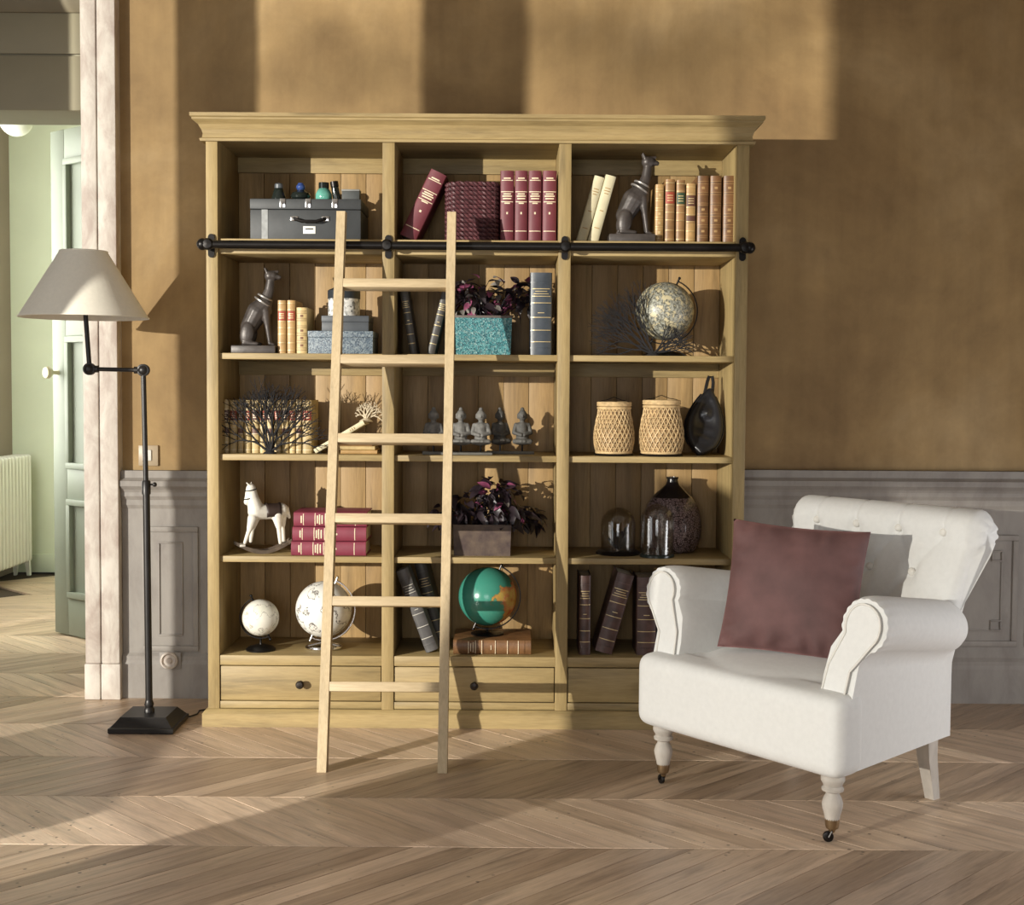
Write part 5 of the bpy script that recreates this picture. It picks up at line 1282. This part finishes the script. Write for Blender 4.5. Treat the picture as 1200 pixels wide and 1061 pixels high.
for (y, z, ny, nz, wt, vv) in prof:
    zz = max(0, min(1, (z - 0.37) / 0.38)); hw_ = BWb + (BWt - BWb) * zz; row = []
    for i in range(nu + 1):
        u_ = -1 + 2 * i / nu; x = u_ * hw_
        tdisp = tuft(x * 0.345 / hw_, vv) * wt if wt > 0 else 0
        edge = -0.020 * (max(0, abs(u_) - 0.93) / 0.07) ** 2
        row.append((x, y + ny * (tdisp + edge), z + nz * (tdisp + edge)))
    rows.append(row)
g_ = mb.grid(rows)
for i in range(nu): mb.bm.faces.new((g_[-1][i], g_[-1][i + 1], g_[0][i + 1], g_[0][i]))
for side in (0, nu):
    loop = [r[side] for r in g_]
    c_ = mb.bm.verts.new((loop[10].co.x, 0.64, 0.55))
    sx_ = 1 if side else -1; xe = loop[30].co.x
    cr_v = mb.bm.verts.new((xe + sx_ * 0.006, cr.x, cr.y))
    ring = {}
    for i in range(19, 44):
        rv = Vector((loop[i].co.y - cr.x, loop[i].co.z - cr.y)) * 0.62
        ring[i] = mb.bm.verts.new((xe + sx_ * (0.020 + (0.003 if (i // 2) % 2 else -0.003)), cr.x + rv.x, cr.y + rv.y))
    nl_ = len(loop)
    for i in range(nl_):
        a_, b_ = loop[i], loop[(i + 1) % nl_]
        if 19 <= i < 43:
            mb.bm.faces.new((a_, b_, ring[i + 1], ring[i])); mb.bm.faces.new((ring[i], ring[i + 1], cr_v))
        else: mb.bm.faces.new((a_, b_, c_))
    mb.bm.faces.new((loop[19], ring[19], c_)); mb.bm.faces.new((ring[19], cr_v, c_)); mb.bm.faces.new((loop[43], c_, ring[43])); mb.bm.faces.new((ring[43], c_, cr_v))
bko = mb.build('backrest', LINEN, ch_, 75)
for bx_, bv_ in btn:
    pe = min((q_ for q_ in prof if q_[5] < 2.1), key=lambda q_: abs(q_[5] - bv_))
    p = Vector((pe[0] - pe[2] * 0.010, pe[1] - pe[3] * 0.010))
    zz = max(0, min(1, (p.y - 0.37) / 0.38)); xx = bx_ * (BWb + (BWt - BWb) * zz) / 0.345
    MB().sphere((0, 0, 0), (0.0125, 0.0105, 0.0125), 14, 10).build('button', LINENP, bko, 180, (xx, p.x, p.y))
# legs
prl = [(0.0001, 0.055), (0.015, 0.055), (0.018, 0.062), (0.019, 0.070), (0.0245, 0.090), (0.0255, 0.100), (0.022, 0.112), (0.0165, 0.122), (0.0165, 0.126), (0.026, 0.130), (0.027, 0.136), (0.022, 0.141), (0.024, 0.146), (0.029, 0.154), (0.029, 0.162), (0.024, 0.168), (0.028, 0.173), (0.030, 0.180), (0.030, 0.19), (0.0001, 0.19)]
for sg in (-1, 1):
    lg = MB().lathe([(r_ * 1.12, 0.055 + (z_ - 0.055) * 1.16) for r_, z_ in prl], 24, T(sg * 0.325, 0.065, 0)).build('front_leg', WASHWOOD, ch_, 40)
    MB().lathe([(0.0001, 0.026), (0.007, 0.026), (0.010, 0.034), (0.0165, 0.038), (0.0185, 0.045), (0.0205, 0.066), (0.0190, 0.068)], 20, T(sg * 0.325, 0.065, 0)).build('ferrule', BRASS, lg)
    ang = 0.9 if sg > 0 else -0.2
    wm = T(sg * 0.325, 0.065, 0) @ Rz(ang) @ T(-0.010, 0, 0.0145) @ Rx(PI / 2)
    cm = MB(); cm.lathe([(0.0001, -0.006), (0.011, -0.006), (0.0145, -0.004), (0.0145, 0.004), (0.011, 0.006), (0.0001, 0.006)], 20, wm)
    cm.build('castor_wheel', BLACKMETAL, lg)
    fk = MB(); q_ = T(sg * 0.325, 0.065, 0) @ Rz(ang)
    fk.tube([q_ @ Vector((0, 0, 0.034)), q_ @ Vector((-0.002, -0.009, 0.030)), q_ @ Vector((-0.010, -0.0095, 0.0145))], 0.0032, 6); fk.tube([q_ @ Vector((0, 0, 0.034)), q_ @ Vector((-0.002, 0.009, 0.030)), q_ @ Vector((-0.010, 0.0095, 0.0145))], 0.0032, 6)
    fk.build('castor_fork', BLACKMETAL, lg)
    m2 = MB(); g_ = m2.grid([[(sg * x_ + a_, y_ + b_, z_) for a_, b_ in ((-h_, -h_), (h_, -h_), (h_, h_), (-h_, h_))] for x_, y_, z_, h_ in ((0.262, 0.618, 0, 0.0155), (0.262, 0.604, 0.06, 0.018), (0.264, 0.585, 0.13, 0.021), (0.266, 0.575, 0.20, 0.024))], True)
    m2.bm.faces.new(g_[0]); m2.bm.faces.new(g_[-1]); m2.build('rear_leg', WASHWOOD, ch_, None)
# cushion ----------------------------------------------------------------------------------------
N = 44; hs = 0.208; mb = MB(); rnd = random.Random(2)
from mathutils import noise as mnoise
def pil(side):
    rows = []
    for i in range(N + 1):
        row = []
        for j in range(N + 1):
            u_, v_ = -1 + 2 * j / N, -1 + 2 * i / N
            th = 0.072 * (max(0, 1 - abs(u_) ** 2.4) * max(0, 1 - abs(v_) ** 2.4)) ** 0.55
            x = u_ * hs * (1 - 0.055 * (1 - v_ * v_) * abs(u_) ** 3); z = v_ * hs * 0.955 * (1 - 0.05 * (1 - u_ * u_) * abs(v_) ** 3)
            ed = max(abs(u_), abs(v_)); e_ = math.exp(-((1 - ed) / 0.22) ** 2)
            wr_ = 0.009 * e_ * (1.6 if v_ < -0.5 else 0.8) * math.sin((u_ if abs(v_) > abs(u_) else v_) * 17 + 3 * mnoise.noise((u_ * 2, v_ * 2, side * 5))) * (1 - ed ** 12)
            dn = 0.010 * mnoise.noise((u_ * 1.7 + 3, v_ * 1.7, side * 4)) * (1 - ed)
            row.append((x, side * (th + wr_ + dn), z))
        rows.append(row)
    return rows
mb.grid(pil(-1)); mb.grid(pil(1)); bmesh.ops.remove_doubles(mb.bm, verts=mb.bm.verts, dist=0.0008)
cu = mb.build('cushion', VELVET, None, 180)
tag(cu, 'square mauve velvet cushion propped on the off-white armchair', 'cushion')
cl = Vector((-0.02, 0.30, 0.624)); cw = CO + Matrix.Rotation(TH, 3, 'Z') @ cl
cu.location = cw; cu.rotation_euler = Euler((-0.26, 0.05, -0.42), 'XYZ')
